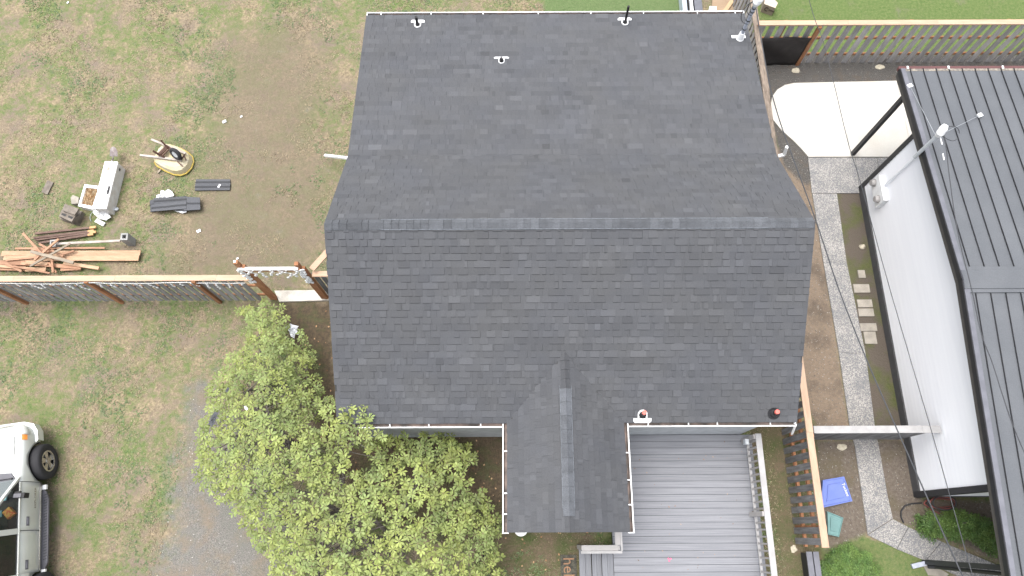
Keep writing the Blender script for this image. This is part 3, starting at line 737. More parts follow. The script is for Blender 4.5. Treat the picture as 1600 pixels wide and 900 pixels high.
gutter((PX0 + .105, gy, PE + .03), (PX0 + .105, PY0 - .01, PE + .03), (-1, 0, 0), [gy - v_ for v_ in (1.55, .72, 0.32)], end0=False)
gutter((PX1 - .105, PY0 - .01, PE + .03), (PX1 - .105, gy, PE + .03), (1, 0, 0), [v_ - PY0 for v_ in (.50, .98, 1.52)], end1=False)
# downspouts
ds = MB(); p = at(543, 247, .9); q = at(508, 243, .25); ds.bar(q, p, .065, .065); ds.bar(p, (X0 + .2, p.y, 1.2), .065, .065); o = ds.build('downspout', M['white_metal'], house)
tag(o, 'white downspout sticking out towards the dry lawn')
ds = MB(); a, b_, c_ = at(1229.5, 229.5, 1.5), at(1225, 242, 1.15), at(1214, 244.5, 1.15); ds.bar(a, b_, .075, .07); ds.bar(b_, c_, .075, .07); ds.bar(c_, (X1 - .4, c_.y, 1.15), .075, .07)
o = ds.build('downspout', M['white_metal'], house); tag(o, 'white elbowed downspout end beside the pale patio')
ds = MB(); a = at(1243, 664, 2.5); ds.bar(a, a + Vector((.10, -.12, -.5)), .05, .03); ds.build('downspout', M['white_metal'], house)

# roof penetrations
nshed = Vector((0, -(BZ - KZ), BY - KY)).normalized(); pshed = (0, KY, KZ + .012)
nfront = Vector((0, -(RZ - FZ), RY - FY)).normalized(); pfront = (0, RY, RZ + .012)
nback = Vector((0, (RZ - KZ), KY - RY)).normalized(); pback = (0, RY, RZ + .012)
def vent(px_, py_, n_, p_, height, r=.035, bar=(.34, .085), down=1, white=True, red=False, label=None, ringr=.085, bx=0.0):
    c_ = at_plane(px_, py_, p_, n_); ax = Vector((1, 0, 0)); dn = n_.cross(ax).normalized()
    if dn.z > 0: dn = -dn                                       # down the slope
    mb = MB(); top = c_ + Vector((0, 0, height)); mb.tube([c_ - Vector((0, 0, .03)), top], [r, r], 12)
    mb.tube([c_, c_ + Vector((0, 0, .05))], [r * 1.9, r * 1.15], 14)
    o_ = mb.build('plumbing_vent', M['black_pipe'], house, smooth=False)
    if label: o_['label'] = label
    if white:
        f_ = MB(); up_ = n_
        f_.ring(c_, ax, -dn, n_, ringr * .68, ringr, .016, 16, a0=0 if True else 0, a1=math.pi)
        for s_ in (-1, 1):
            f_.obox(c_ + ax * s_ * ringr * .84 + dn * .045 + n_ * .008, ax * ringr * .16, dn * .05, n_ * .008)
        bc = c_ + dn * (.09 + bar[1] / 2) + n_ * .009 + ax * bx
        # bar with clipped corners
        w2, h2 = bar[0] / 2, bar[1] / 2; pts = [(-w2, -h2), (w2, -h2), (w2, h2 * .3), (w2 - .035, h2), (-w2 + .035, h2), (-w2, h2 * .3)]
        T_ = [bc + ax * a_ + dn * b2 + n_ * .006 for a_, b2 in pts]; Bm = [p2 - n_ * .02 for p2 in T_]
        nn = (T_[1] - T_[0]).cross(T_[2] - T_[1])
        if nn.dot(n_) < 0: T_ = T_[::-1]; Bm = Bm[::-1]
        f_.face(T_)
        for i_ in range(6): j_ = (i_ + 1) % 6; f_.face([Bm[i_], Bm[j_], T_[j_], T_[i_]])
        f_.build('flashing', M['white_metal'], o_)
    else:
        f_ = MB(); f_.ring(c_, ax, dn, n_, 0, .13, .012, 18); f_.tube([c_, c_ + n_ * .06], [.10, .055], 14); f_.build('flashing', M['black_pipe'], o_)
    if red:
        f_ = MB(); f_.tube([top, top + Vector((0, 0, .07))], [.045, .045], 12); f_.build('pipe_cap', M['red_cap'], o_)
    return o_
vent(652.5, 39.5, nshed, pshed, .30, label='short black vent pipe in a white flashing near the left end of the back gutter')
vent(976.5, 36, nshed, pshed, .60, r=.03, label='tallest black vent pipe, rising past the back gutter')
vent(783.5, 96, nshed, pshed, .13, bar=(.36, .05), ringr=.075, label='small black vent in the middle of the rear slope')
vent(1004, 647, nfront, pfront, .16, r=.045, bar=(.37, .10), red=True, ringr=.10, label='oval white vent with a red tip above the deck')
vent(1209, 646, nfront, pfront, .16, r=.04, white=False, red=True, label='black boot vent with a red tip near the front right corner')
# service mast
c_ = at_plane(1156, 60.5, pshed, nshed); ax = Vector((1, 0, 0))
h_ = 1.2
while True:
    q_ = CR.transposed() @ (c_ + Vector((0, 0, h_)) - Vector((0, 0, CAM_H)))
    if 450 - 1109 * q_.y / -q_.z < 14 or h_ > 4: break
    h_ += .02
print('mast height', h_)
mast_top = c_ + Vector((0, 0, h_))
mb = MB(); mb.tube([c_ - Vector((0, 0, .1)), mast_top], .045, 12); mast = mb.build('service_mast', M['galv'], house)
mb = MB()
for k in (.3, .55, .8, .9): mb = MB(); mb.tube([c_ + Vector((0, 0, h_ * k)), c_ + Vector((0, 0, h_ * k + .03))], .054, 12); mb.build('mast_clamp', M['cable'], mast)
mb = MB(); mb.tube([c_, c_ + Vector((0, 0, .22))], [.085, .06], 14); mb.obox(c_ + Vector((-.03, .05, .01)), (.17, 0, 0), (0, .045, -.007), (0, 0, .008)); mb.ring(c_, (1, 0, 0), (0, -1, 0), nshed, .05, .095, .015, 16)
mb.build('flashing', M['white_metal'], mast)
mb = MB(); a = mast_top + Vector((0, 0, -.02)); mb.tube([a, a + Vector((.0, .0, .10)), a + Vector((.03, .02, .2)), a + Vector((.05, .03, .27))], [.06, .10, .11, .08], 12); mb.build('weather_head', M['white_metal'], mast)
mb = MB(); t_ = mast_top + Vector((0, 0, .14))
for wd_, dp_ in ((.16, .45), (.24, .75)):
    mb.tube([t_ + Vector((-wd_ * math.sin(math.pi * u_) , -.05 * u_, -dp_ * (1 - math.cos(math.pi * u_)) / 2)) for u_ in np.linspace(0, 1, 14)], .008, 5)
mb.build('drip_loop', M['cable'], mast)

# ------------------------------------------------------------------ white neighbour house
nb = thing('neighbour_house', 'white sided house with a black standing seam metal roof at the right', 'house', (12, 5, 0))
WX = 9.51; WY0, WY1 = .742, 8.83
RX = 9.21; NRY, NRZ = 4.83, 3.80; NEY, NEZ = 10.3, 3.27; SEY, SEZ = -2.6, 3.14
def nz(y): return NRZ + (NEZ - NRZ) * (y - NRY) / (NEY - NRY) if y > NRY else NRZ + (SEZ - NRZ) * (NRY - y) / (NRY - SEY)
mb = MB()
mb.face([(WX + .03, WY0 + .03, -.05), (WX + .03, WY1 - .03, -.05), (WX + .03, WY1 - .03, nz(WY1) - .06), (WX + .03, NRY, NRZ - .06), (WX + .03, WY0 + .03, nz(WY0) - .06)][::-1])
mb.face([(WX, WY0 + .03, -.05), (19, WY0 + .03, -.05), (19, WY0 + .03, nz(WY0) - .06), (WX, WY0 + .03, nz(WY0) - .06)])
mb.face([(WX, WY1 - .03, -.05), (19, WY1 - .03, -.05), (19, WY1 - .03, nz(WY1) - .06), (WX, WY1 - .03, nz(WY1) - .06)][::-1])
wall_n = mb.build('wall', M['siding'], nb)
# lap siding, every board a real tapered lap
def ywid(z):     # where the gable wall ends at height z
    a, b_ = WY0, WY1
    if z > nz(WY0) - .05:
        f_ = (z - SEZ) / (NRZ - SEZ); a = max(a, SEY + (NRY - SEY) * (z + .05 - SEZ) / (NRZ - SEZ))
    if z > nz(WY1) - .05: b_ = min(b_, NEY - (NEY - NRY) * (z + .05 - NEZ) / (NRZ - NEZ))
    return a, b_
z_ = .30; k = 0
while z_ < 3.62:
    e_ = .15; a, b_ = ywid(z_ + e_ - .02)
    if b_ - a > .3:
        mb = MB(); mb.face([(WX - .009, a, z_), (WX - .009, b_, z_), (WX, b_, z_ + e_), (WX, a, z_ + e_)][::-1]); mb.face([(WX - .009, a, z_), (WX - .009, b_, z_), (WX + .02, b_, z_), (WX + .02, a, z_)])
        if z_ < 3.15:
            mb.face([(WX, WY0 - .016, z_), (19, WY0 - .016, z_), (19, WY0, z_ + e_), (WX, WY0, z_ + e_)]); mb.face([(WX, WY0 - .016, z_), (19, WY0 - .016, z_), (19, WY0 + .02, z_), (WX, WY0 + .02, z_)][::-1])
        mb.build('siding_board', M['siding'], wall_n)
    z_ += e_; k += 1
mb = MB(); mb.box(WX - .03, WX + .05, WY0 - .03, WY1 + .03, -.05, .27); mb.box(WX + .05, 19, WY0 - .03, WY0 + .02, -.05, .27); mb.build('foundation', M['foundation'], nb)
mb = MB(); mb.box(WX - .035, WX - .012 + .03, WY1 - .10, WY1 + .02, .02, nz(WY1) - .1); mb.box(WX + .02, WX + .12, WY1, WY1 + .02, .02, 3.2); mb.build('corner_trim', M['black_trim'], nb)
mb = MB(); mb.box(WX - .035, WX + .02, WY0 - .03, WY0 + .10, .02, nz(WY0) - .1); mb.box(WX + .02, WX + .12, WY0 - .04, WY0 + .0, .02, 3.15); mb.build('corner_trim', M['black_trim'], nb)
# roof deck + panels
mb = MB()
for ya, za, yb, zb in ((NRY, NRZ, NEY, NEZ), (NRY, NRZ, SEY, SEZ)): plane_slab(mb, RX + .02, 19, ya, za - .012, yb, zb - .012, .10)
nroof = mb.build('roof', M['black_trim'], nb)
PW = .3065
x_ = RX + .10; k = 0
while x_ < 15.6:
    for (ya, za, yb, zb) in ((NRY + .22, nz(NRY + .22), NEY + .01, NEZ), (NRY - .22, nz(NRY - .22), SEY, SEZ)):
        mb = MB(); w_ = PW if k else PW - .17
        f_ = [(x_, ya, za), (x_ + w_, ya, za), (x_ + w_, yb, zb), (x_, yb, zb)]
        mb.face(f_ if yb < ya else f_[::-1], 0)
        u_ = .03
        d_ = Vector((0, yb - ya, zb - za)); L_ = d_.length; d_.normalize(); n_ = Vector((0, -d_.z, d_.y)); n_ = n_ if n_.z > 0 else -n_
        c0 = Vector((x_ + w_ - .014, (ya + yb) / 2, (za + zb) / 2)) + n_ * .018
        mb.obox(c0, (.006, 0, 0), d_ * L_ / 2, n_ * .012, 1)
        if yb > ya: mb.obox(Vector((x_ + w_ / 2, yb - .035, zb + .008)), (w_ / 2 - .016, 0, 0), (0, .03, 0), (0, 0, .004), 2)
        mb.build('roof_panel', [M['metal_roof'], M['metal_seam'], M['beige_edge']], nroof)
    x_ += w_; k += 1
mb = MB()       # ridge cap
for s_ in (1, -1):
    y1 = NRY + s_ * .28; z1 = nz(y1); ang = [(NRY, NRZ + .055), (NRY + s_ * .20, nz(NRY + s_ * .2) + .052), (NRY + s_ * .205, nz(NRY + s_ * .2) + .03), (y1, z1 + .035), (y1 + s_ * .004, z1 + .004)]
    for i_ in range(4):
        f_ = [(RX, ang[i_][0], ang[i_][1]), (19, ang[i_][0], ang[i_][1]), (19, ang[i_ + 1][0], ang[i_ + 1][1]), (RX, ang[i_ + 1][0], ang[i_ + 1][1])]
        mb.face(f_ if s_ < 0 else f_[::-1])
mb.build('ridge_cap', M['metal_roof'], nroof)
for ya, za, yb, zb in ((NRY, NRZ, NEY, NEZ), (NRY, NRZ, SEY, SEZ)):
    a, b_ = Vector((0, ya, za)), Vector((0, yb, zb))
    mb = MB(); mb.bar(a + Vector((RX + .05, 0, .022)), b_ + Vector((RX + .05, 0, .022)), .10, .03); mb.build('rake_flashing', M['metal_trim'], nroof)
    mb = MB(); mb.bar(a + Vector((RX - .006, 0, -.045)), b_ + Vector((RX - .006, 0, -.045)), .022, .13); mb.build('rake_edge', M['metal_seam'], nroof)
    mb = MB(); mb.bar(a + Vector((RX + .03, 0, -.18)), b_ + Vector((RX + .03, 0, -.18)), .03, .15); mb.build('rake_fascia', M['brown_trim'], nroof)
mb = MB(); mb.box(RX - .02, 19, NEY + .012, NEY + .09, NEZ - .10, NEZ - .005); ng = mb.build('gutter', M['red_gutter'], nb)
for px_ in (1419, 1483, 1568):
    p = at(px_, 110, NEZ); mb = MB(); mb.box(p.x - .02, p.x + .02, NEY - .02, NEY + .085, NEZ - .003, NEZ + .012); mb.build('gutter_clip', M['white_metal'], ng)
# carport posts
for k, (px_, py_, zt) in enumerate(((1331, 242, 3.2), (1444, 878, 3.1))):
    p = at(px_, py_); mb = MB(); mb.box(p.x - .05, p.x + .05, p.y - .05, p.y + .05, 0, nz(p.y) - .1); o = mb.build('porch_post', M['black_trim'], nb)
    o['label'] = ('slim black post on the pale patio', 'slim black post at the front corner beside the downspout')[k]
p = at(1444, 878); tt = Vector((p.x + .12, p.y - .12, 2.75))
mb = MB(); mb.tube([tt + Vector((.35, -.30, .3)), tt + Vector((.22, -.16, .28)), tt + Vector((.06, -.02, .12)), tt + Vector((0, 0, -.1)), (p.x + .12, p.y - .1, .25), (p.x + .02, p.y - .1, .10)], .042, 8); mb.build('downspout', M['black_trim'], nb)
mb = MB(); a = at(1446, 880, .08); b_ = at(1424.5, 885, .05); mb.bar(a, b_, .10, .06); o = mb.build('downspout_extension', M['galv'], None); tag(o, 'short grey downspout extension lying on the grass by the black post', 'pipe')
# meters, conduit mast and guy wires
mpt = at_x(1376, 292, WX - .06)
mbx = MB(); q0 = at_x(1366, 276, WX - .02); q1 = at_x(1380, 316, WX - .02)
zc = mpt.z; ys_, ye_ = 8.05, 8.62
yt = at_x(1372, 277, WX - .1).y; yb_ = at_x(1378, 318, WX - .1).y
mbx.box(WX - .14, WX - .005, yb_, yt, zc - .28, zc + .16); mbo = mbx.build('meter_box', M['white_plastic'], nb)
for py_, px_ in ((285.5, 1361), (311, 1367)):
    p = at_x(px_, py_, WX - .24); mb = MB(); mb.tube([(WX - .13, p.y, p.z), (WX - .16, p.y, p.z), (WX - .25, p.y, p.z)], [.085, .085, .075], 16); mb.tube([(WX - .15, p.y, p.z), (WX - .165, p.y, p.z)], .10, 16)
    mb.build('meter_dial', M['rail_paint'], mbo)
yc = at_x(1380, 291, WX - .07).y
mb = MB(); mb.tube([(WX - .06, yc, zc + .1), (WX - .06, yc, 3.15)], .028, 10); mb.build('conduit', M['siding'], nb)
mb = MB(); mb.box(WX - .12, WX, yc - .06, yc + .06, 3.02, 3.10)
top = at_x(1467, 210, WX - .06)
mb.build('conduit_clamp', M['galv'], nb)
MX = 9.14; top = at_x(1467, 210, MX); yc = top.y; mb = MB(); mb.tube([(MX, yc, 3.22), (MX, yc, top.z)], .042, 12); nm = mb.build('service_mast', M['galv_light'], nb)
tz = Vector((MX, yc, top.z)); mb = MB(); mb.tube([tz + Vector((0, 0, -.05)), tz + Vector((0, 0, .05)), tz + Vector((.02, .05, .16)), tz + Vector((.05, .10, .22))], [.055, .085, .085, .05], 12); mb.build('weather_head', M['white_plastic'], nm)
mb = MB(); c_ = tz + Vector((.22, .02, 0))
mb.tube([c_ + Vector((.22 * math.cos(q), .17 * math.sin(q), .05 * math.sin(q * 2))) for q in np.linspace(0, 5.6, 22)], .008, 5); mb.build('drip_loop', M['cable'], nm)
for k, (px_, py_) in enumerate(((1421.5, 134), (1531, 180))):
    y_g = 9.9 if k == 0 else 8.9
    nn = Vector((0, (NRZ - NEZ), NEY - NRY)).normalized(); p = at_plane(px_, py_, (0, NRY, NRZ + .05), nn)
    mb = MB(); mb.tube([tz + Vector((0, 0, -.1)), p], .0065, 5); mb.build('guy_wire', M['guy'], nm)
    mb = MB(); mb.obox(p, (.05, .02, 0), (-.02, .04, 0), (0, 0, .02)); mb.build('guy_anchor', M['white_plastic'], nm)

# ------------------------------------------------------------------ cables through the air
def cable(pts, zs, r, label, name='overhead_cable'):
    W3 = [at(p[0], p[1], z) for p, z in zip(pts, zs)]
    out = []                                           # Catmull-Rom
    for i_ in range(len(W3) - 1):
        p0, p1, p2, p3 = W3[max(i_ - 1, 0)], W3[i_], W3[i_ + 1], W3[min(i_ + 2, len(W3) - 1)]
        for k_ in range(6):
            u_ = k_ / 6; out.append(.5 * ((2 * p1) + (p2 - p0) * u_ + (2 * p0 - 5 * p1 + 4 * p2 - p3) * u_ ** 2 + (3 * p1 - p0 - 3 * p2 + p3) * u_ ** 3))
    out.append(W3[-1]); mb = MB(); mb.tube(out, r, 5); o = mb.build(name, M['cable']); tag(o, label, 'cable', 'service cables crossing above the side yard'); return o
zs = [mast_top.z + .1, 3.9, 3.75, 3.7, 3.75, 3.8, 3.9, 4.05, 4.25, 4.5, 4.9, 5.2]
cable([(1181, 12), (1198, 110), (1207, 150), (1221, 197), (1241, 252), (1275, 345), (1310, 450), (1352, 557), (1402, 672), (1450, 780), (1504, 900), (1535, 965)], zs, .013, 'thick black cable running from the roof mast down the whole side yard')
cable([(1256, -30), (1272, 27), (1284, 58), (1303, 130), (1325, 222), (1345, 287), (1390, 450), (1455, 672), (1517, 890), (1540, 960)], [4.6, 4.5, 4.45, 4.3, 4.2, 4.15, 4.3, 4.6, 5.0, 5.2], .0075, 'thin cable crossing the patio and the white wall')
cable([(1474, 212), (1478, 228), (1485, 287), (1497, 365), (1519, 455), (1533, 520), (1550, 565), (1565, 612), (1583, 665), (1615, 740)], [top.z, top.z - .05, 3.98, 3.97, 4.05, 4.1, 4.15, 4.2, 4.3, 4.5], .010, 'sagging cable over the black metal roof')
mb = MB()
for a, b_ in (((1469, 214), (1472, 226)), ((1473, 240), (1475, 250))): mb.bar(at(*a, top.z - .05), at(*b_, top.z - .06), .02, .02)
mb.build('cable_insulator', M['white_plastic'], nm)

# ------------------------------------------------------------------ fences
def fence(name, label, grp, axis, fixed, a0, a1, h, pitch, pw, pk_mat, cap_mat, rail_mat, rails=(.35, 1.05), side=-1, capw=.14, posts=(), post_mat=None, bottom=.03, railoff=.045, skip=None, gap=0, jitter=.004):
    mid = (a0 + a1) / 2
    f_ = thing(name, label, 'fence', (mid, fixed, 0) if axis == 'x' else (fixed, mid, 0), grp)
    def bx(mb, u0, u1, v0, v1, z0, z1):
        if axis == 'x': mb.box(u0, u1, fixed + v0, fixed + v1, z0, z1)
        else: mb.box(fixed + v0, fixed + v1, u0, u1, z0, z1)
    n = int((a1 - a0) / pitch)
    for k in range(n):
        u_ = a0 + (k + .5) * pitch
        if skip and skip(u_): continue
        dz = rng.uniform(-.012, .008); tl = rng.uniform(-jitter, jitter); mb = MB(); x_ = rng.uniform(-.004, .004)
        bx(mb, u_ - pw / 2 + tl, u_ + pw / 2 + tl, side * .02 - .009 + x_, side * .02 + .009 + x_, bottom + dz, h - .03)
        mb.build('picket', pk_mat, f_)
    for z_ in rails:
        mb = MB(); bx(mb, a0, a1, min(side * -.012, -side * railoff - side * .0), max(side * -.012, -side * railoff), z_ - .045, z_ + .045); mb.build('rail', rail_mat, f_)
    mb = MB(); bx(mb, a0, a1, min(-side * .012, -side * .05), max(-side * .012, -side * .05), h - .13, h - .025); mb.build('rail', rail_mat, f_)
    seg = 2.4; u_ = a0
    while u_ < a1 - .01:
        e_ = min(u_ + seg, a1); mb = MB(); o_ = rng.uniform(-.003, .003); bx(mb, u_ + .002, e_ - .002, -capw / 2 + o_, capw / 2 + o_, h - .022, h + .018); mb.build('cap_board', cap_mat, f_); u_ = e_
    for u_ in posts:
        mb = MB(); bx(mb, u_ - .045, u_ + .045, side * .032 if side > 0 else side * .032 - .07, side * .032 + .07 if side > 0 else side * .032, -.1, h - .028); mb.build('post', post_mat or rail_mat, f_)
    return f_
# left fence
LY = 5.70
pl = [at(x_, 467).x for x_ in (42, 192, 345)]
pl[0] = at(42, 470).x
lf = fence('picket_fence', 'weathered picket fence with a pale cap board at the left, strung with white lights', None, 'x', LY, -16.6, -6.22, 1.68, .200, .132, M['left_picket'], M['new_wood'], M['orange_wood'], posts=[-16.0] + pl)
# fence behind the patio
bp_ = [at(1245, 100).x, at(1379, 97).x, at(1520, 96).x]
bf = fence('picket_fence', 'long spaced picket fence with a new cap board behind the patio, at the top right', None, 'x', 12.92, at(1186, 36, 1.7).x, 16.8, 1.70, .262, .152, M['grey_wood'], M['new_wood'], M['orange_wood'], posts=[], capw=.15, railoff=.05)
for u_ in bp_[:1]:
    mb = MB(); mb.box(u_ - .05, u_ + .045, 12.80, 12.885, -.1, 1.66); mb.build('post', M['orange_wood'], bf)
for u_ in bp_[1:] + [at(1198, 104).x]:
    mb = MB(); mb.box(u_ - .045, u_ + .045, 12.97, 13.06, -.1, 1.66); mb.build('post', M['orange_wood'], bf)
# black fabric on it
tx0, tx1 = 6.72, bp_[0] - .06
mb = MB(); nx_, nz_ = 16, 10; G = []
for i_ in range(nx_ + 1):
    for j_ in range(nz_ + 1):
        u_, v_ = i_ / nx_, j_ / nz_
        G.append((tx0 + (tx1 - tx0) * u_, 12.84 - .035 * abs(math.sin(u_ * 5 + v_ * 3)) - .02 * math.sin(v_ * 9 + u_ * 4), .03 + (1.16 + .05 * u_) * v_))
mb.mesh(G, [(i_ * (nz_ + 1) + j_, (i_ + 1) * (nz_ + 1) + j_, (i_ + 1) * (nz_ + 1) + j_ + 1, i_ * (nz_ + 1) + j_ + 1) for i_ in range(nx_) for j_ in range(nz_)])
o = mb.build('fence_cover', M['tarp'], smooth=True); tag(o, 'black fabric sheet stretched over the lower half of the fence', 'tarp')
sm = o.modifiers.new('thickness', 'SOLIDIFY'); sm.thickness = .006
# old fence beside the house (north-east corner)
of = fence('old_fence', 'old weathered fence with a splintered grey brown rail beside the back corner of the house', None, 'y', 6.70, 8.5, 15.6, 1.50, .225, .14, M['grey_wood'], M['old_rail'], M['old_rail'], rails=(.4, 1.0), side=-1, capw=.17, bottom=.02)
# right side fence with the orange rails
rf = fence('picket_fence', 'short dark board fence with orange rails between the deck and the blue lid', None, 'y', 6.57, -.36, 3.95, 1.60, .226, .140, M['dark_picket'], M['new_wood_y'], M['orange_wood'], rails=(.42, 1.02), side=-1, posts=[], capw=.15, railoff=.075)
for yy in (1.99, .05):
    mb = MB(); mb.box(6.585, 6.675, yy - .045, yy + .045, -.1, 1.56); mb.build('post', M['orange_wood'], rf)
# cross fence
cx1 = at(1458, 680, 1.6).x
cf = fence('cross_fence', 'grey boarded fence with a whitish cap running from the short fence to the white wall', None, 'x', 2.09, 6.66, WX - .05, 1.62, .150, .142, M['dark_picket'], M['rail_white'], M['dark_picket'], rails=(.4, 1.0), side=-1, capw=.16)
# dark plank edging at the bottom
eg = thing('plank_bench', 'two long dark grey planks side by side below the end of the short fence', 'planks', at(1270, 890).to_tuple())
for xa in (1259.5, 1270.0):
    a = at(xa, 862, .45); mb = MB(); mb.box(a.x, a.x + .125, -2.2, a.y, .42, .46); mb.build('plank', M['foundation'] if False else M['metal_trim'], eg)
mb = MB(); a = at(1261, 862, .45); mb.box(a.x + .02, a.x + .24, -2.15, a.y - .03, 0, .41); mb.build('base', M['black_trim'], eg)

# gateway
gt = thing('garden_gateway', 'orange timber gateway with a white wrapped header between fence and house', 'gateway', (at(470, 465).x, 5.72, 0))
ga = at(428, 463); gb = at(508, 462)
for k, (g_, h_) in enumerate(((ga, 2.62), (gb, 2.50))):
    mb = MB(); mb.box(g_.x - .07, g_.x + .02, 5.70, 5.79, -.1, h_); mb.box(g_.x + .028, g_.x + .10, 5.69, 5.78, -.1, h_ - .25); o_ = mb.build('post', M['orange_wood'], gt)
mb = MB(); a = at(372, 408, 2.62); mb.box(ga.x - .06, ga.x - .01, 5.72, 5.77, 2.622, 2.65); mb.build('post_cap', M['white_plastic'], gt)
hz = 2.33
mb = MB(); mb.box(ga.x - .02, gb.x + .02, 5.655, 5.695, hz - .12, hz); mb.build('header', M['orange_wood'], gt)
mb = MB(); mb.box(ga.x - .06, gb.x - .02, 5.64, 5.715, hz + .002, hz + .035); mb.build('header_wrap', M['lights'], gt)
# braces towards the house
mb = MB(); a = at(487, 421, 2.1); b_ = at(514, 391, 2.1); mb.bar(a, b_ + (b_ - a) * .3, .14, .04); mb.build('brace', M['new_wood'], gt)
mb = MB(); a = at(488, 428.5, 1.95); b_ = at(514, 428, 1.95); mb.bar(a, b_ + (b_ - a) * .6, .13, .04); mb.build('brace', M['new_wood'], gt)
mb = MB(); a = at(497, 440, 1.6); b_ = at(514, 460, .6); 
for k in range(3):
    xx = gb.x + .14 + k * .16; mb = MB(); mb.box(xx, xx + .12, 5.74, 5.758, .05, 1.85); mb.build('picket', M['dark_picket'], gt)
# string lights
def squiggle(p0, p1, n, drop, amp, z0):
    pass
mb = MB(); pts = []; x_ = -16.3
while x_ < -6.3:
    u_ = (x_ + 16.3) % 2.1 / 2.1; pts.append((x_, LY - .085, 1.62 - .16 * math.sin(math.pi * u_) * (1 if x_ < -12 else .5) + rng.uniform(-.015, .015))); x_ += .14
mb.tube(pts, .011, 4)
for p in pts[::2]:
    if rng.random() < .85:
        q = [Vector(p)]; n_ = rng.randint(2, 5)
        for k in range(n_): q.append(q[-1] + Vector((rng.uniform(-.04, .06), rng.uniform(-.012, .004), -rng.uniform(.03, .09))))
        mb.tube(q, .008, 4)
        for b_ in q[1:]: mb.obox(b_, (.016, 0, .006), (0, .012, 0), (-.006, 0, .016))
sl1 = mb.build('string_lights', M['lights']); tag(sl1, 'white icicle string lights draped along the left fence', 'string lights')
mb = MB()
for k in range(7):
    x_ = ga.x + .1 + (gb.x - ga.x - .2) * k / 6; q = [Vector((x_, 5.63, hz + .02))]
    for j_ in range(rng.randint(2, 4)): q.append(q[-1] + Vector((rng.uniform(-.10, .10), -.004, -rng.uniform(.06, .12))))
    mb.tube(q, .010, 4)
    for b_ in q[1:]: mb.obox(b_, (.022, 0, .01), (0, .014, 0), (-.01, 0, .022))
for gx, zt in ((ga.x - .02, 2.3), (gb.x + .02, 2.3)):
    for r_ in range(3):
        q = []
        for k in range(15): q.append(Vector((gx + rng.uniform(-.07, .07), 5.67 + rng.uniform(-.03, 0), zt - k * .06)))
        mb.tube(q, .009, 4)
        for b_ in q: mb.obox(b_, (.018, 0, .01), (0, .014, 0), (-.01, 0, .018))
sl2 = mb.build('string_lights', M['lights']); tag(sl2, 'white icicle string lights hanging from the gateway header and posts', 'string lights')

# ------------------------------------------------------------------ deck
DZ = .30
deck = thing('deck', 'grey composite board deck with a pale railing in front of the house', 'deck', (4.0, .4, 0))
dl = at(959, 880, DZ).x; dr = at(1180, 780, DZ).x + .07
y_ = 2.155; k = 0
deckb = MB(); deckb.box(dl + .02, dr - .02, -2.4, 2.14, -.02, DZ - .03); deckb.build('deck_base', M['black_trim'], deck)
while y_ > -2.3:
    x0_ = dl; mb = MB(); mb.box(x0_, dr + rng.uniform(-.002, .002), y_ - .1445, y_, DZ - .025, DZ); mb.build('deck_board', M['deck'], deck); y_ -= .1525; k += 1
# steps on the left
sx0 = at(905, 880, .10).x
treads = [(at(905, 880, .1).x, at(924, 880, .1).x, .10), (at(925, 880, .2).x, at(940, 880, .2).x, .20), (at(940.5, 880, .28).x, dl - .006, .285)]
yt_ = at(930, 853, .2).y
for (a, b_, z_) in treads:
    h_ = (b_ - a) / 2
    for s_ in (0, 1):
        mb = MB(); mb.box(a + s_ * h_ + .003, a + (s_ + 1) * h_ - .003, -2.3, yt_, z_ - .03, z_); mb.build('step_board', M['deck_v'], deck)
    mb = MB(); mb.box(a + .01, b_ - .01, -2.28, yt_ - .02, -.02, z_ - .032); mb.build('riser', M['black_trim'], deck)
# L shaped railing
rl = MB(); z_ = 1.2
a = at(909, 854, z_); b_ = at(962, 856, z_); c_ = at(962, 828, z_)
rl.box(a.x, b_.x + .05, b_.y - .055, b_.y + .055, z_ - .03, z_); rl.box(b_.x - .055 + .05, b_.x + .06 + .05, b_.y + .058, c_.y + .7, z_ - .03, z_)
lr = rl.build('railing', M['rail_paint'], deck)
rl = MB(); rl.box(a.x - .02, b_.x + .14, b_.y - .115, b_.y - .062, z_ - .07, z_ - .01); rl.box(b_.x + .115, b_.x + .155, b_.y - .06, c_.y + .7, z_ - .07, z_ - .01); rl.build('rail_edge', M['rail_white'], lr)
for xx in (a.x + .04, b_.x + .05): 
    mb = MB(); mb.box(xx - .045, xx + .045, b_.y - .045, b_.y + .045, 0, z_ - .032); mb.build('railing_post', M['rail_paint'], lr)
k = 1
while a.x + .04 + k * .13 < b_.x:
    xx = a.x + .04 + k * .13; mb = MB(); mb.box(xx - .018, xx + .018, b_.y - .018, b_.y + .018, .12, z_ - .032); mb.build('baluster', M['rail_paint'], lr); k += 1
# right railing
rt = at(1187, 676, 1.25); rb_ = at(1210, 895, 1.25); rx = (rt.x + rb_.x) / 2 - .02
rl = MB(); rl.box(rx - .065, rx + .065, -2.35, rt.y - .02, 1.22, 1.25); rr = rl.build('railing', M['rail_white'], deck)
rl = MB(); rl.box(rx - .03, rx + .03, -2.3, rt.y - .05, .42, .46); rl.box(rx - .02, rx + .02, -2.3, rt.y - .05, 1.14, 1.218); rl.build('bottom_rail', M['rail_white'], rr)
y_ = rt.y - .15
while y_ > -2.2:
    mb = MB(); mb.box(rx - .019, rx + .019, y_ - .019, y_ + .019, .46, 1.14); mb.build('baluster', M['rail_paint'], rr); y_ -= .148
for yy in (rt.y - .08, at(1195, 803, .8).y, -2.2):
    mb = MB(); mb.box(rx - .10, rx + .0, yy - .05, yy + .05, .30, 1.217); mb.build('railing_post', M['rail_paint'], rr)
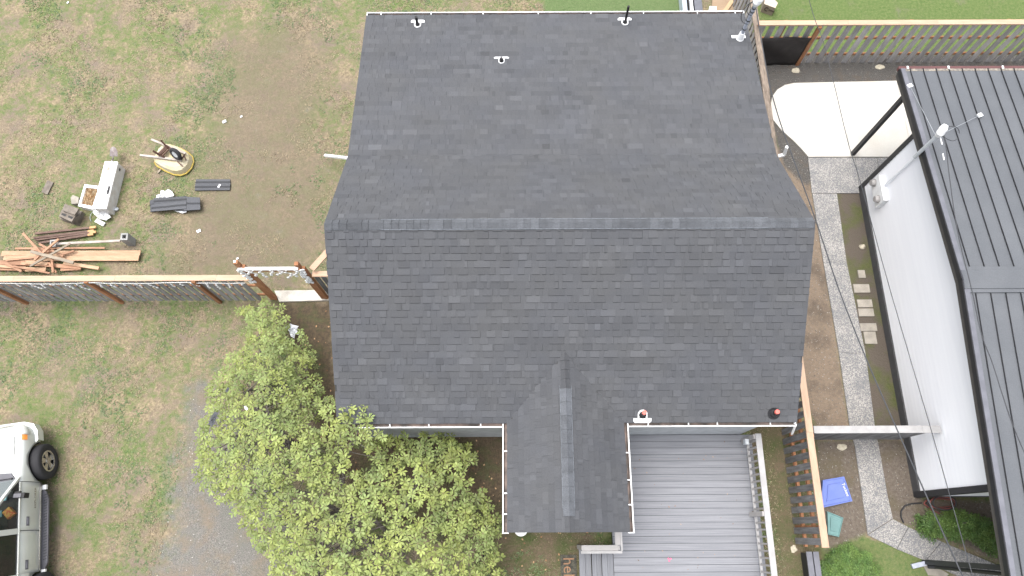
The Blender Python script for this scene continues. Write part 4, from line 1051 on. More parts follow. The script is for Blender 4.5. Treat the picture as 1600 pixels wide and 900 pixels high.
mb = MB(); p = at(1165, 691, .75); mb.box(rx - .19, rx - .105, p.y - .06, p.y + .06, .72, .88); o = mb.build('outlet_box', M['galv_light'], deck)
mb = MB(); p = at(1046, 874, DZ)
for q in (0, 2.1, 4.0): mb.face([p + Vector((0, 0, .004)), p + Vector((.05 * math.cos(q), .05 * math.sin(q), .006)), p + Vector((.05 * math.cos(q + .9), .05 * math.sin(q + .9), .012))])
o = mb.build('petal', M['pink']); tag(o, 'small pink petal lying on the deck boards', 'petal')
mb = MB()
for k in range(46):
    px_ = Vector((rng.uniform(dl + .1, dr - .1), rng.uniform(-1.2, 2.0), DZ + .003)); a_ = rng.uniform(0, 6.28); s_ = rng.uniform(.010, .028); e1 = Vector((math.cos(a_), math.sin(a_), 0)) * s_; e2 = Vector((-math.sin(a_), math.cos(a_), 0)) * s_ * .4
    mb.face([px_ - e1, px_ - e2, px_ + e1 + Vector((0, 0, .004)), px_ + e2], 0, rng.uniform(.4, 1.1))
o = mb.build('deck_litter', M['litter']); tag(o, 'tiny bits of leaf litter scattered over the deck boards', 'leaves', kind='stuff')
# doormat
a = at(875.5, 867, .02); b_ = at(902.5, 930, .02)
mt = MB(); mt.box(a.x, b_.x, -1.75, a.y, 0, .022); mo = mt.build('doormat', M['mat']); tag(mo, 'dark doormat with tan lettering hello beside the deck steps', 'doormat')
me = text_mesh('hello', .36, .002); me.materials.append(M['mat_text']); o = bpy.data.objects.new('lettering', me); C.objects.link(o); o.parent = mo
tx = at(887.5, 868, .02); bb = [v.co for v in me.vertices]; xmin = min(v.x for v in bb)
o.location = Vector((tx.x, at(887, 872, .02).y + xmin * 1.0, .0245)) - mo.location; o.rotation_euler = (0, 0, -math.pi / 2)
# white bowl under the porch edge
p = at(814, 827, .3); mb = MB(); mb.tube([(p.x, p.y, 0.0), (p.x, p.y, .18), (p.x, p.y, .30)], [.08, .10, .155], 20); mb.tube([(p.x, p.y, .30), (p.x, p.y, .31)], .155, 20); o = mb.build('planter', M['white_plastic']); tag(o, 'round white pot top peeking out below the porch roof', 'pot')

# ------------------------------------------------------------------ things lying on the left lawn
def tagged(mb, name, mats, label, cat, group=None, smooth=False):
    return tag(mb.build(name, mats, smooth=smooth), label, cat, group)
# white upright freezer lying on its back
zt_ = .42
A_, B_, C_, D_ = at(165, 253, zt_), at(183, 253, zt_), at(166, 326, zt_), at(146, 325, zt_)
ap = thing('broken_appliance', 'long white appliance cabinet lying on the lawn', 'appliance', ((A_ + C_) / 2 * 1).to_tuple()); ap.location.z = 0
mid0 = (A_ + B_) / 2; mid1 = (C_ + D_) / 2; dv = (mid1 - mid0).normalized(); sv = Vector((dv.y, -dv.x, 0)); sv = -sv if sv.x < 0 else sv
Wd_ = .165; Ln = (mid1 - mid0).length; cc = (mid0 + mid1) / 2
mb = MB(); mb.obox((cc.x, cc.y, zt_ / 2 - .02), dv * Ln / 2, sv * Wd_, (0, 0, zt_ / 2 - .02)); mb.build('cabinet', [M['enamel_side']], ap)
mb = MB(); mb.obox((cc.x, cc.y, zt_ - .017), dv * (Ln / 2 + .01), sv * (Wd_ + .012), (0, 0, .022)); mb.obox(Vector((cc.x, cc.y, zt_ + .008)) + sv * .07, dv * Ln / 2 * .98, sv * .010, (0, 0, .004)); mb.build('door', M['white_enamel'], ap)
mb = MB(); p = at(169.5, 297, zt_ + .02); mb.obox(p, dv * .11, sv * .018, (0, 0, .018)); mb.build('handle', M['car_black'], ap)
mb = MB(); p = at(169, 263.5, zt_); mb.tube([p, p + Vector((0, 0, .05))], .045, 14); mb.build('knob', M['stone'], ap)
mb = MB(); p = Vector((cc.x, cc.y, .25)) + sv * (Wd_ + .003) - dv * Ln * .40; mb.obox(p, dv * .035, sv * .006, (0, 0, .03)); mb.build('vent_hole', M['dark_hole'], ap)
# broken insulated panel beside it
z2 = .20
q = [at(132, 288, z2), at(158, 291, z2), at(146, 327, z2), at(122, 322, z2)]
bt = thing('insulated_tub', 'broken white insulated tub with rusty brown filling left of the long cabinet', 'tub', (at(140, 308).x, at(140, 308).y, 0))
mb = MB(); cen = sum(q, Vector()) / 4
inn = [cen + (p - cen) * .76 for p in q]; lo_ = [Vector((p.x, p.y, 0)) for p in q]; dp_ = [Vector((p.x, p.y, z2 - .10)) for p in inn]
for i_ in range(4):
    j_ = (i_ + 1) % 4; mb.face([q[j_], q[i_], inn[i_], inn[j_]]); mb.face([lo_[j_], lo_[i_], q[i_], q[j_]]); mb.face([inn[j_], inn[i_], dp_[i_], dp_[j_]])
mb.build('shell', M['white_enamel'], bt)
G = []; n_ = 14
for i_ in range(n_ + 1):
    for j_ in range(n_ + 1):
        u_, v_ = i_ / n_, j_ / n_; p = (inn[0] * (1 - u_) + inn[1] * u_) * (1 - v_) + (inn[3] * (1 - u_) + inn[2] * u_) * v_
        ed = min(u_, v_, 1 - u_, 1 - v_); G.append((p.x, p.y, z2 - .07 + .06 * math.sin(i_ * 1.3 + j_ * .7) * (ed > .05) + rng.uniform(-.02, .04)))
mb = MB(); mb.mesh(G, [(i_ * (n_ + 1) + j_, (i_ + 1) * (n_ + 1) + j_, (i_ + 1) * (n_ + 1) + j_ + 1, i_ * (n_ + 1) + j_ + 1) for i_ in range(n_) for j_ in range(n_)]); mb.build('rusty_filling', M['rust'], bt)
def crumple(name, outline, z, amp, mat, label, cat, n=10, thick=.004):
    """a crumpled sheet of the given outline (survey points), draped at height z"""
    c_ = [sum(v) / len(outline) for v in zip(*outline)]; vs = [at(*c_, z) + Vector((0, 0, amp))]; fs = []; N_ = len(outline) * 3; rings = 4
    for r_ in range(1, rings + 1):
        for k in range(N_):
            i_, f_ = divmod(k, 3); a, b_ = outline[i_], outline[(i_ + 1) % len(outline)]; p = (a[0] + (b_[0] - a[0]) * f_ / 3, a[1] + (b_[1] - a[1]) * f_ / 3)
            q_ = (c_[0] + (p[0] - c_[0]) * r_ / rings, c_[1] + (p[1] - c_[1]) * r_ / rings); v = at(*q_, z); v.z = z + rng.uniform(.2, 1) * amp * (1.2 - .8 * r_ / rings); vs.append(v)
    for k in range(N_): fs.append((0, 1 + k, 1 + (k + 1) % N_))
    for r_ in range(rings - 1):
        for k in range(N_): k2 = (k + 1) % N_; fs.append((1 + r_ * N_ + k, 1 + (r_ + 1) * N_ + k, 1 + (r_ + 1) * N_ + k2, 1 + r_ * N_ + k2))
    mb = MB(); mb.mesh(vs, fs); o = mb.build(name, mat); m_ = o.modifiers.new('thickness', 'SOLIDIFY'); m_.thickness = thick; return tag(o, label, cat)
crumple('plastic_film', [(147, 326), (165, 328), (174, 340), (167, 345), (155, 342), (146, 333)], .10, .10, M['film'], 'crumpled translucent film at the lower end of the white cabinet', 'plastic')
mb = MB(); a = at(150, 344, .04); b_ = at(163, 351, .04); mb.bar(a, b_, .11, .03); tagged(mb, 'foam_strip', M['white_plastic'], 'short white strip lying just below the crumpled film', 'foam')
mb = MB(); p = at(182, 327, .03); mb.tube([p, p + Vector((0, 0, .02)), p + Vector((.0, .02, .03))], [.06, .065, .03], 12); tagged(mb, 'metal_disc', M['galv_light'], 'small grey disc beside the foot of the white cabinet', 'disc')
mb = MB(); pts = [at(146, 330, .04), at(141.5, 335, .06), at(140.5, 341, .03), at(142.5, 346, .02)]; mb.tube(pts, .007, 5); tagged(mb, 'thin_wire', M['galv_light'], 'thin curved wire by the crumpled film', 'wire')
# shovel, its handle resting on the cabinet
sh = thing('shovel', 'shovel with a rusty pointed blade lying across the top of the white cabinet', 'shovel', (at(176, 240).x, at(176, 240).y, 0))
zb = .30; bl_ = [(171.5, 244), (171.8, 234), (174, 230.5), (177.5, 229), (181, 231), (183.7, 237), (184, 244), (181, 244.8), (178, 243.5), (175, 244.8)]
G = [at(x_, y_, zb + .03) for x_, y_ in bl_]; ce = at(177.8, 238, zb - .01); mb = MB(); mb.mesh([ce] + G, [(0, 1 + i_, 1 + (i_ + 1) % len(G)) for i_ in range(len(G))]); o = mb.build('blade', M['steel'], sh); o.modifiers.new('thickness', 'SOLIDIFY').thickness = .006
mb = MB(); mb.tube([at(177.8, 242, zb + .01), at(176.5, 247, zb + .06), at(174.8, 252, zt_ + .06)], [.014, .018, .019], 8); mb.build('socket', M['steel'], sh)
mb = MB(); mb.tube([at(175, 251.5, zt_ + .06), at(172.4, 290, zt_ + .03)], .016, 8); mb.build('handle', M['white_enamel'], sh)
# old concrete blocks
ob = thing('block_stack', 'stack of weathered concrete blocks beside the broken white panel', 'blocks', (at(108, 335).x, at(108, 335).y, 0))
def blk(z, h, c4, name='block', mat='old_block', hollow=False, par=ob):
    q_ = [at(x_, y_, z) for x_, y_ in c4]; mb = MB(); mb.prism([(p.x, p.y) for p in q_], z - h, z)
    if hollow:
        ce = sum(q_, Vector()) / 4
        for off in (-.5, .5):
            e_ = (q_[1] - q_[0]) * .25 * (1 if off > 0 else -1); m_ = [ce + e_ + (p - ce) * .33 for p in q_]; m_ = [Vector((v.x, v.y, z + .003)) for v in m_]; mb.face(m_, 1)
    return mb.build(name, [M[mat], M['dark_hole']], par)
blk(.14, .14, [(100, 324), (128, 330), (119, 350), (94, 342)]); blk(.29, .145, [(96, 328), (124, 335), (113, 348), (92, 338.5)]); blk(.375, .08, [(97.5, 329), (118, 337), (112, 346.5), (92, 337.5)], hollow=True)
blk(.45, .07, [(101, 318.5), (123, 326), (116.5, 335.5), (97, 328.5)])
mb = MB(); q_ = [at(x_, y_, .12) for x_, y_ in ((114, 305), (123, 308), (122.5, 318), (112, 319), (110.5, 309))]; mb.prism([(p.x, p.y) for p in q_], 0, .13); tagged(mb, 'concrete_chunk', M['paver'], 'small broken concrete chunk above the block stack', 'rubble')
mb = MB(); q_ = [at(x_, y_, .03) for x_, y_ in ((74, 281.5), (83.5, 285), (74, 304), (65, 300))]; mb.prism([(p.x, p.y) for p in q_], .005, .035); tagged(mb, 'short_board', M['old_block'], 'short brown board alone on the grass left of the cabinet', 'board')
# wheelbarrow upside down
wb = thing('wheelbarrow', 'upturned wheelbarrow with a yellow rimmed tray, its wheel and legs in the air', 'wheelbarrow', (at(270, 248).x, at(270, 248).y, 0))
def outline(pts, z): return [at(x_, y_, z) for x_, y_ in pts]
rim = [(243, 250), (241.5, 254), (245, 259), (258, 267), (272, 273), (282, 274), (291, 271), (299, 263), (302.5, 253), (301, 245), (294, 238.5), (282, 232), (268, 227.5), (258, 227), (250, 236)]
Rm = outline(rim, .05); ce = sum(Rm, Vector()) / len(Rm)
mb = MB(); mb.tube(Rm + [Rm[0]], .022, 6); mb.build('tray_rim', M['yellow_rim'], wb)
mid_ = [ce + (p - ce) * .965 + Vector((0, 0, .02)) for p in Rm]; up_ = [ce + (p - ce) * .90 for p in Rm]; up_ = [Vector((p.x, p.y, .22)) for p in up_]; tp = [ce + (p - ce) * .72 for p in Rm]; tp = [Vector((p.x, p.y, .27)) for p in tp]
mb = MB(); n_ = len(Rm); mb.mesh(mid_ + up_ + tp, [(i_, (i_ + 1) % n_, n_ + (i_ + 1) % n_, n_ + i_) for i_ in range(n_)] + [(n_ + i_, n_ + (i_ + 1) % n_, 2 * n_ + (i_ + 1) % n_, 2 * n_ + i_) for i_ in range(n_)] + [tuple(2 * n_ + i_ for i_ in range(n_))])
mb.build('tray', M['yellow_tray'], wb)
mb = MB(); mb.bar(at(219, 242.5, .34), at(284, 250.5, .34), .055, .045); mb.build('handle', M['pale_handle'], wb)
mb = MB(); mb.bar(at(236.5, 218, .36), at(290, 240, .34), .055, .045); mb.build('handle', M['pale_handle'], wb)
mb = MB(); mb.bar(at(262, 228, .40), at(247, 243, .40), .10, .03); mb.build('cross_brace', M['brown_steel'], wb)
for a, b_ in (((251, 219), (264, 233)), ((239, 236), (257, 246)), ((257, 226), (270, 234))):
    mb = MB(); mb.bar(at(*a, .62 if a[0] < 252 else .40), at(*b_, .36), .045, .03); mb.build('leg', M['brown_steel'], wb)
for a, b_ in (((264, 233), (254, 243)), ((258, 230.5), (249, 241))): mb = MB(); mb.bar(at(*a, .41), at(*b_, .41), .03, .03); mb.build('leg_brace', M['brown_steel'], wb)
mb = MB(); mb.bar(at(261, 234.5, .37), at(254, 243, .37), .07, .02); mb.build('wedge', M['batten'], wb)
wc = at(274.5, 240.5, .52); wdx = (at(285, 246, .5) - at(264, 235, .5)).normalized(); wn = Vector((wdx.y, -wdx.x, 0)); wn = (wn + Vector((0, 0, .35))).normalized(); w2 = wn.cross(wdx).normalized()
mb = MB(); prof = []
for k in range(28):
    th = 2 * math.pi * k / 28; prof.append(wc + (wdx * math.cos(th) + w2 * math.sin(th)) * .135)
mb.tube(prof + [prof[0]], .055, 8); whl = mb.build('tyre', M['tyre'], wb, smooth=True); mb = MB(); mb.tube([wc - wn * .035, wc + wn * .035], .10, 16); mb.build('hub', M['galv_light'], whl)
for a, b_ in (((287, 241.5), (291, 251)), ((289, 241), (283.5, 249.5)), ((277, 252), (285.5, 260))): mb = MB(); mb.bar(at(*a, .42), at(*b_, .36), .035, .025); mb.build('axle_bracket', M['brown_steel'], wb)
mb = MB(); mb.bar(at(246.5, 270, .03), at(251, 265, .03), .05, .03); tagged(mb, 'wood_offcut', M['lumber_grey'], 'small pale offcut just below the wheelbarrow', 'offcut')
# spare shingles on the grass
def bundle(name, label, c4list):
    th_ = thing(name, label, 'shingles', (at(*c4list[0][0]).x, at(*c4list[0][0]).y, 0))
    for z, c4, tn in c4list_iter(c4list): pass
    return th_
def strips(name, label, c0, rows):
    t_ = thing(name, label, 'shingles', (at(*c0).x, at(*c0).y, 0))
    for (c4, z) in rows:
        q_ = [at(x_, y_, z) for x_, y_ in c4]; mb = MB(); mb.prism([(p.x, p.y) for p in q_], z - .02, z, 0, rng.uniform(1.0, 1.4), ms=1)
        a = (q_[0] + q_[3]) / 2; b_ = (q_[1] + q_[2]) / 2; mb.bar(a + Vector((0, 0, .004)), b_ + Vector((0, 0, .004)), .05, .004, 0, .62)
        mb.build('shingle', SHM, t_)
    return t_
strips('shingle_strips', 'two loose dark shingle strips lying flat, upper right of the wrapped pile', (333, 288), [([(306, 280), (359.5, 280), (360, 289), (305, 289.5)], .03), ([(305, 287), (360, 286.5), (359, 297), (304, 297.5)], .05)])
mb = MB(); p = at(342.5, 290.5, .06); mb.bar(p + Vector((-.02, -.05, 0)), p + Vector((.02, .05, 0)), .05, .01); tagged(mb, 'paper_scrap', M['paper'], 'tiny white scrap on the two loose shingle strips', 'paper')
strips('shingle_pile', 'thick fanned pile of dark shingles with white paper sticking out', (273, 320), [([(234, 314), (290, 309), (291, 324), (235, 331)], .04), ([(236, 312), (300, 308), (301, 325), (237, 330)], .07), ([(234.5, 313), (284, 309), (285, 321), (235, 327)], .10)] +
       [([(274 + k * 3.2, 307 + (k % 2) * .7), (300 + k * 3.1, 308.5), (300.5 + k * 3.1, 329 - k * .4), (275 + k * 3.2, 329)], .12 + k * .012) for k in range(5)] + [([(240, 309.5), (291, 306.5), (292, 316), (241, 320)], .17), ([(236, 320), (291, 314), (291, 326), (237, 330.5)], .18)])
crumple('paper_wrapper', [(244.5, 311), (246, 306), (251.5, 304), (252, 297.5), (259, 299.5), (264, 296.5), (270, 300), (273, 307), (262, 308.5), (252, 309)], .05, .10, M['paper'], 'torn white wrapper above the fanned shingle pile', 'paper')
crumple('paper_wrapper', [(272, 329.5), (293, 329), (291, 332), (285, 333.5), (279, 331.5)], .05, .03, M['paper'], 'strip of white wrapper below the fanned shingle pile', 'paper')
crumple('paper_wrapper', [(445, 509), (449, 509.5), (454, 506), (458, 508), (467, 510), (464, 516), (468, 524), (462, 522), (460, 529), (455, 526), (453, 519), (448, 514)], .25, .12, M['paper'], 'torn white paper caught at the top edge of the big shrub', 'paper')
for k, (x_, y_, l_) in enumerate([(350.5, 190, 'white scrap on the brown earth near the wheelbarrow'), (310.5, 361, 'white scrap on the lawn below the shingle pile'), (377, 182, 'tiny white scrap on the brown earth, right of the larger one'), (371, 404, 'pale scrap beside the left gateway post'), (106, 4, 'tiny white scrap near the top left of the lawn')]):
    p = at(x_, y_, .01); mb = MB(); s_ = .05 if k < 2 else .03; mb.obox(p, (s_, s_ * .4, .01), (-s_ * .3, s_ * .7, 0), (0, 0, .008)); tagged(mb, 'paper_scrap', M['paper'], l_, 'paper')
crumple('shingle_scrap', [(328, 657), (331, 650), (336, 643), (341, 645), (339, 652), (335, 662), (331, 667), (326, 662)], 2.1, .03, M['shingle'], 'dark scrap of shingle lying on the left side of the big shrub', 'shingle scrap')
crumple('shingle_scrap', [(352, 611), (356, 605), (359, 607), (355, 614)], 2.2, .02, M['shingle'], 'small dark scrap higher up on the left side of the big shrub', 'shingle scrap')
crumple('paper_scrap', [(381.5, 635), (384, 634.5), (388, 638.5), (386, 641.5), (383, 639)], 2.3, .03, M['paper'], 'small white scrap lying on the leaves of the big shrub', 'paper')
mb = MB(); p = at(763, 866, .0); mb.tube([p, p + Vector((0, 0, .14)), p + Vector((0, 0, .22))], [.13, .13, .05], 14); tagged(mb, 'black_pot', M['black_pipe'], 'dark round pot standing at the right edge of the big shrub', 'pot')
# stakes with fresh cut ends
for k, (a, b_, l_) in enumerate([((55, 365), (150, 355), 'uppermost of the dark stakes with pale cut ends above the lumber pile'), ((53, 372), (147, 360.5), 'second dark stake from the top above the lumber pile'),
                                 ((56, 375), (150, 362.5), 'third dark stake from the top above the lumber pile'), ((60, 380), (146, 366), 'lowest of the dark stakes, nearest the left hollow block')]):
    A2, B2 = at(*a, .06 + .03 * (k % 2)), at(*b_, .07); st = thing('stake', l_, 'stake', ((A2 + B2) / 2).to_tuple(), 'dark stakes above the lumber pile')
    mb = MB(); mb.bar(A2, B2 - (B2 - A2) * .10, .055, .04); mb.build('shaft', M['stake'], st); mb = MB(); mb.bar(B2 - (B2 - A2) * .10, B2, .06, .045); mb.build('cut_end', M['cut_end'], st)
# hollow blocks and the pole between them
def hollow(c4, z, label, sx_=1):
    q_ = [at(x_, y_, z) for x_, y_ in c4]; ce = sum(q_, Vector()) / 4; inn = [ce + (p - ce) * .55 for p in q_]; lo_ = [Vector((p.x, p.y, 0)) for p in q_]; il = [Vector((p.x, p.y, .02)) for p in inn]; mb = MB()
    for i_ in range(4):
        j_ = (i_ + 1) % 4; mb.face([q_[j_], q_[i_], inn[i_], inn[j_]]); mb.face([lo_[j_], lo_[i_], q_[i_], q_[j_]]); mb.face([inn[j_], inn[i_], il[i_], il[j_]])
    mb.face(il); return tagged(mb, 'hollow_block', M['block'], label, 'concrete block')
hollow([(189, 364.5), (200, 364), (199, 375), (187.5, 375)], .42, 'upright hollow concrete block at the right end of the pale pole')
hollow([(78, 375), (88, 374), (87, 385), (77.5, 386)], .20, 'hollow concrete block half under the lumber pile, at the left end of the pole')
mb = MB(); mb.bar(at(89, 381, .22), at(188, 376.2, .33), .06, .04); tagged(mb, 'pole', M['pale_handle'], 'long pale pole resting on the two hollow blocks', 'pole')
# lumber pile
lum = [((7, 394.5, 219, 393.5), .15, 'pale_lumber', 7.6), ((7, 402.5, 217, 401.5), .15, 'pale_lumber', 7.6)]
L_ = []
def plank(a, b_, wd, z0, z1, mat, label, th=.035):
    A2, B2 = at(*a, z0), at(*b_, z1); mb = MB(); mb.bar(A2, B2, wd, th); o = tagged(mb, 'lumber_plank', M[mat], label, 'plank', 'planks of the lumber pile by the left fence'); return o
plank((3, 396.5), (219.5, 395.5), .145, .10, .10, 'lumber_light', 'upper one of the two long wide planks under the pile')
plank((6, 404), (217, 403.5), .145, .10, .10, 'lumber_light', 'lower one of the two long wide planks under the pile')
plank((24, 388.5), (164, 387.5), .05, .12, .12, 'lumber', 'narrow strip lying along the top edge of the two long wide planks')
plank((-12, 410), (50, 412), .12, .10, .10, 'lumber', 'plank at the far left, running out of the picture above the fence')
plank((-6, 415.5), (62, 421), .07, .14, .12, 'lumber_light', 'thin pale strip at the lower left of the pile')
plank((-10, 419), (40, 420), .12, .07, .07, 'lumber', 'plank at the lowest left corner of the pile')
plank((33, 411), (127, 418), .10, .12, .12, 'lumber', 'red plank ending under the pale one at the lower right of the pile')
plank((95, 421), (127, 419.5), .09, .08, .08, 'lumber', 'short red plank below the end of the pale timber')
plank((40, 421.5), (72, 421), .10, .13, .13, 'lumber_light', 'short dull board in the lower middle of the pile')
plank((100, 411), (155, 419.5), .085, .15, .14, 'lumber_light', 'pale square timber poking out at the lower right of the pile', .06)
plank((21, 416), (78, 427), .045, .20, .16, 'lumber', 'thin strip slanting down to the cap board at the lower left')
plank((9, 412), (34, 424), .06, .18, .16, 'lumber', 'short slanting strip near the left edge of the pile')
plank((10, 406.5), (57, 402), .05, .16, .18, 'lumber', 'strip slanting up across the left ends of the wide planks')
plank((22, 403), (60, 399.5), .04, .17, .17, 'lumber_light', 'second slanting strip across the left ends of the wide planks')
plank((54, 406), (92, 373.5), .055, .26, .34, 'lumber', 'reddish stick pointing to the upper right over the left hollow block')
plank((36, 364.5), (64, 395), .055, .33, .27, 'lumber', 'reddish stick pointing to the upper left, away from the pile')
plank((61.5, 381.5), (99, 400.5), .055, .22, .22, 'lumber', 'short reddish stick slanting down to the right beside the hollow block')
plank((97, 397.5), (116, 392), .05, .22, .22, 'lumber', 'short reddish stick rising to the right near the middle of the wide planks')
plank((81, 403), (83, 426), .055, .24, .20, 'lumber', 'reddish stick pointing straight down over the cap board')
plank((76, 410), (88, 426), .045, .18, .16, 'lumber', 'thin reddish stick beside the one pointing straight down')
plank((47, 416), (110, 380.5), .055, .30, .36, 'lumber_grey', 'grey batten with a groove crossing the pile towards the upper right', .03)
plank((48, 393), (115, 410.5), .075, .37, .37, 'lumber_grey', 'thick grey stick lying on top of the pile')
plank((50, 389), (80, 393), .07, .17, .17, 'lumber', 'short wide board under the crossing sticks')
plank((40, 410), (75, 412), .09, .16, .16, 'lumber_light', 'short dull board below the crossing sticks')

# ------------------------------------------------------------------ right side small things
def lid(name, c4, z, mat, label):
    q_ = [at(x_, y_, z) for x_, y_ in c4]; ce = sum(q_, Vector()) / 4; t_ = thing(name, label, 'storage lid', (ce.x, ce.y, 0)); mb = MB()
    r_ = [ce + (p - ce) * .93 for p in q_]; r2 = [ce + (p - ce) * .88 for p in q_]; dn = Vector((0, 0, -.03)); lo_ = [p + Vector((0, 0, -.07)) for p in q_]; r2 = [p + dn * .6 for p in r2]; s1 = [ce + (p - ce) * .60 + dn * .6 for p in q_]; s2 = [ce + (p - ce) * .57 for p in q_]
    for i_ in range(4):
        j_ = (i_ + 1) % 4
        mb.face([lo_[j_], lo_[i_], q_[i_], q_[j_]]); mb.face([q_[j_], q_[i_], r_[i_], r_[j_]]); mb.face([r_[j_], r_[i_], r2[i_], r2[j_]]); mb.face([r2[j_], r2[i_], s1[i_], s1[j_]]); mb.face([s1[j_], s1[i_], s2[i_], s2[j_]])
    mb.face(s2[::-1]); mb.build('lid', mat, t_); return t_, q_, ce
bl, q_, ce = lid('tote_cover', [(1286, 750), (1319, 744.5), (1332, 783), (1283, 794)], .16, M['blue_plastic'], 'blue plastic storage lid with white lettering beside the path')
me = text_mesh('Tuckee', .105, .002); me.materials.append(M['white_plastic']); o = bpy.data.objects.new('lettering', me); C.objects.link(o); o.parent = bl; p = at(1321, 765, .17); dd = at(1325, 775, .17) - at(1317, 756, .17)
o.location = p - bl.location; o.rotation_euler = (0, 0, math.atan2(dd.y, dd.x))
lid('tote_cover', [(1293, 799), (1318, 809), (1311, 839), (1294, 835)], .10, M['teal_plastic'], 'smaller greenish teal storage lid below the blue one')
def rock(name, px_, py_, s_, mat, label, sz=.6, cat='stone', seed=1, sx_=1.0):
    p = at(px_, py_); r_ = random.Random(seed); bm = bmesh.new(); bmesh.ops.create_icosphere(bm, subdivisions=2, radius=s_)
    for v in bm.verts: k_ = r_.uniform(.75, 1.15); v.co.x *= k_ * sx_; v.co.y *= k_; v.co.z = max(v.co.z * sz * k_, -.02)
    me = bpy.data.meshes.new(name); bm.to_mesh(me); bm.free(); me.materials.append(mat); o = bpy.data.objects.new(name, me); C.objects.link(o); o.location = (p.x, p.y, 0); return tag(o, label, cat)
rock('stone', 1346.5, 386, .085, M['stone'], 'round pale stone in the moss strip beside the white wall', 1.0)
rock('post_footing', 1243, 110, .10, M['stone'], 'pale lump of concrete at the foot of the orange post by the black fabric', .3, 'footing', 2, 1.3)
rock('post_footing', 1375, 105, .09, M['stone'], 'pale lump of concrete at the fence foot above the patio', .3, 'footing', 3, 1.5)
rock('post_footing', 1315, 698, .085, M['stone'], 'pale lump of concrete below the whitish cross fence cap', .3, 'footing', 4, 1.5)
rock('post_footing', 1240, 858, .085, M['stone'], 'pale lump of concrete at the lower end of the short fence', .3, 'footing', 5)
for k in range(4):
    pass
# hoses by the neighbour's corner
mb = MB(); p = at(1468, 786, .12)
for r_ in range(4):
    pts = [p + Vector(((.36 - .03 * r_) * math.cos(q) + .01 * r_, (.10 + .02 * r_) * math.sin(q), .05 * r_ + .02 * math.sin(q * 3))) for q in np.linspace(0, 6.283, 24)]; mb.tube(pts, .016, 6, m=r_ % 2)
mb.tube([p + Vector((-.3, -.05, 0)), at(1452, 795, .02), at(1470, 803, .02), at(1481, 797, .02)], .013, 6, m=0)
tagged(mb, 'garden_hose', [M['hose_red'], M['hose_black']], 'coiled red and black hoses under the corner of the white wall', 'hose')
mb = MB(); mb.tube([at(1440, 786, .03), at(1425, 787, .03), at(1414, 790, .03), at(1408, 799, .03), at(1408, 808, .03), at(1412, 817, .02)], .018, 6); tagged(mb, 'black_hose', M['hose_black'], 'black pipe curving from the white wall corner to the path', 'hose')

# ------------------------------------------------------------------ things behind the house, top edge
mb = MB(); a = at(1118, 17, .04); b_ = at(1165, -40, .04)
pw = thing('plywood_sheet', 'brown plywood sheet with two pale battens behind the back gutter', 'plywood', (at(1140, 0).x, at(1140, 0).y, 0))
q_ = [at(*p, .06) for p in ((1112, 22), (1146, 22), (1162, -8), (1175, -60), (1116, -60))]; mb.prism([(p.x, p.y) for p in q_], .02, .05); mb.build('sheet', M['plywood'], pw)
mb = MB(); mb.bar(at(1128, 24, .08), at(1156, -16, .08), .12, .04); mb.build('batten', M['batten'], pw)
mb = MB(); mb.bar(at(1144, 24, .12), at(1168, -18, .12), .16, .04); mb.build('batten', M['lumber_grey'], pw)
mb = MB(); q_ = [at(*p, .22) for p in ((1109, 9.5), (1119.5, 10), (1119, 24), (1106, 24))]; mb.prism([(p.x, p.y) for p in q_], 0, .22); tagged(mb, 'white_box', M['white_plastic'], 'small white box just behind the back gutter, left of the plywood', 'box')
sb = thing('storage_bench', 'grey and black bench with a white bar standing behind the house', 'bench', (at(1083, 10).x, at(1083, 10).y, 0))
for (xa, xb, z0, z1, mt, nm_) in ((1068, 1075, .0, .35, 'bin_pale', 'side_panel'), (1075.3, 1080, .0, .25, 'black_pipe', 'inner_panel'), (1080.5, 1084.5, .3, .42, 'white_plastic', 'bar'), (1087, 1099, .0, .40, 'bin_dark', 'seat_panel')):
    mb = MB(); a, b_ = at(xa, 24, z1), at(xb, 24, z1); mb.box(a.x, b_.x, a.y - .3, a.y + 1.6, z0, z1); mb.build(nm_, M[mt], sb)
cbx = thing('cardboard_box', 'pale cardboard box with dark print on the green lawn behind the fence corner', 'box', (at(1201, 12).x, at(1201, 12).y, 0))
q_ = [at(*p, .34) for p in ((1196, -3), (1214.5, 3), (1212, 13), (1195, 6.5))]; q_ = [at(1197, -14, .34), at(1212, -9, .34), at(1215.5, 4.5, .34), at(1211.5, 12.5, .34), at(1194, 6, .34)]
mb = MB(); mb.prism([(p.x, p.y) for p in (q_[0], q_[2], q_[3], q_[4])], 0, .34, 0, ms=1); mb.build('carton', [M['cardboard'], M['carton_side']], cbx)
d3 = Vector((q_[3].x - q_[4].x, q_[3].y - q_[4].y, 0)).normalized(); nrm_ = Vector((d3.y, -d3.x, 0)); mb = MB(); c0 = Vector((q_[4].x, q_[4].y, .18)) + nrm_ * .004
mb.tube([c0 + d3 * (.13 + .05 * math.cos(q)) + Vector((0, 0, .07 * math.sin(q))) for q in np.linspace(.6, 5.6, 12)], .012, 4)
for k in range(5): mb.obox(c0 + d3 * (.21 + k * .035), d3 * .006, nrm_ * .003, (0, 0, .03)); mb.obox(c0 + d3 * (.225 + k * .035) + Vector((0, 0, .02)), d3 * .012, nrm_ * .003, (0, 0, .006))
mb.build('print', M['ink'], cbx)

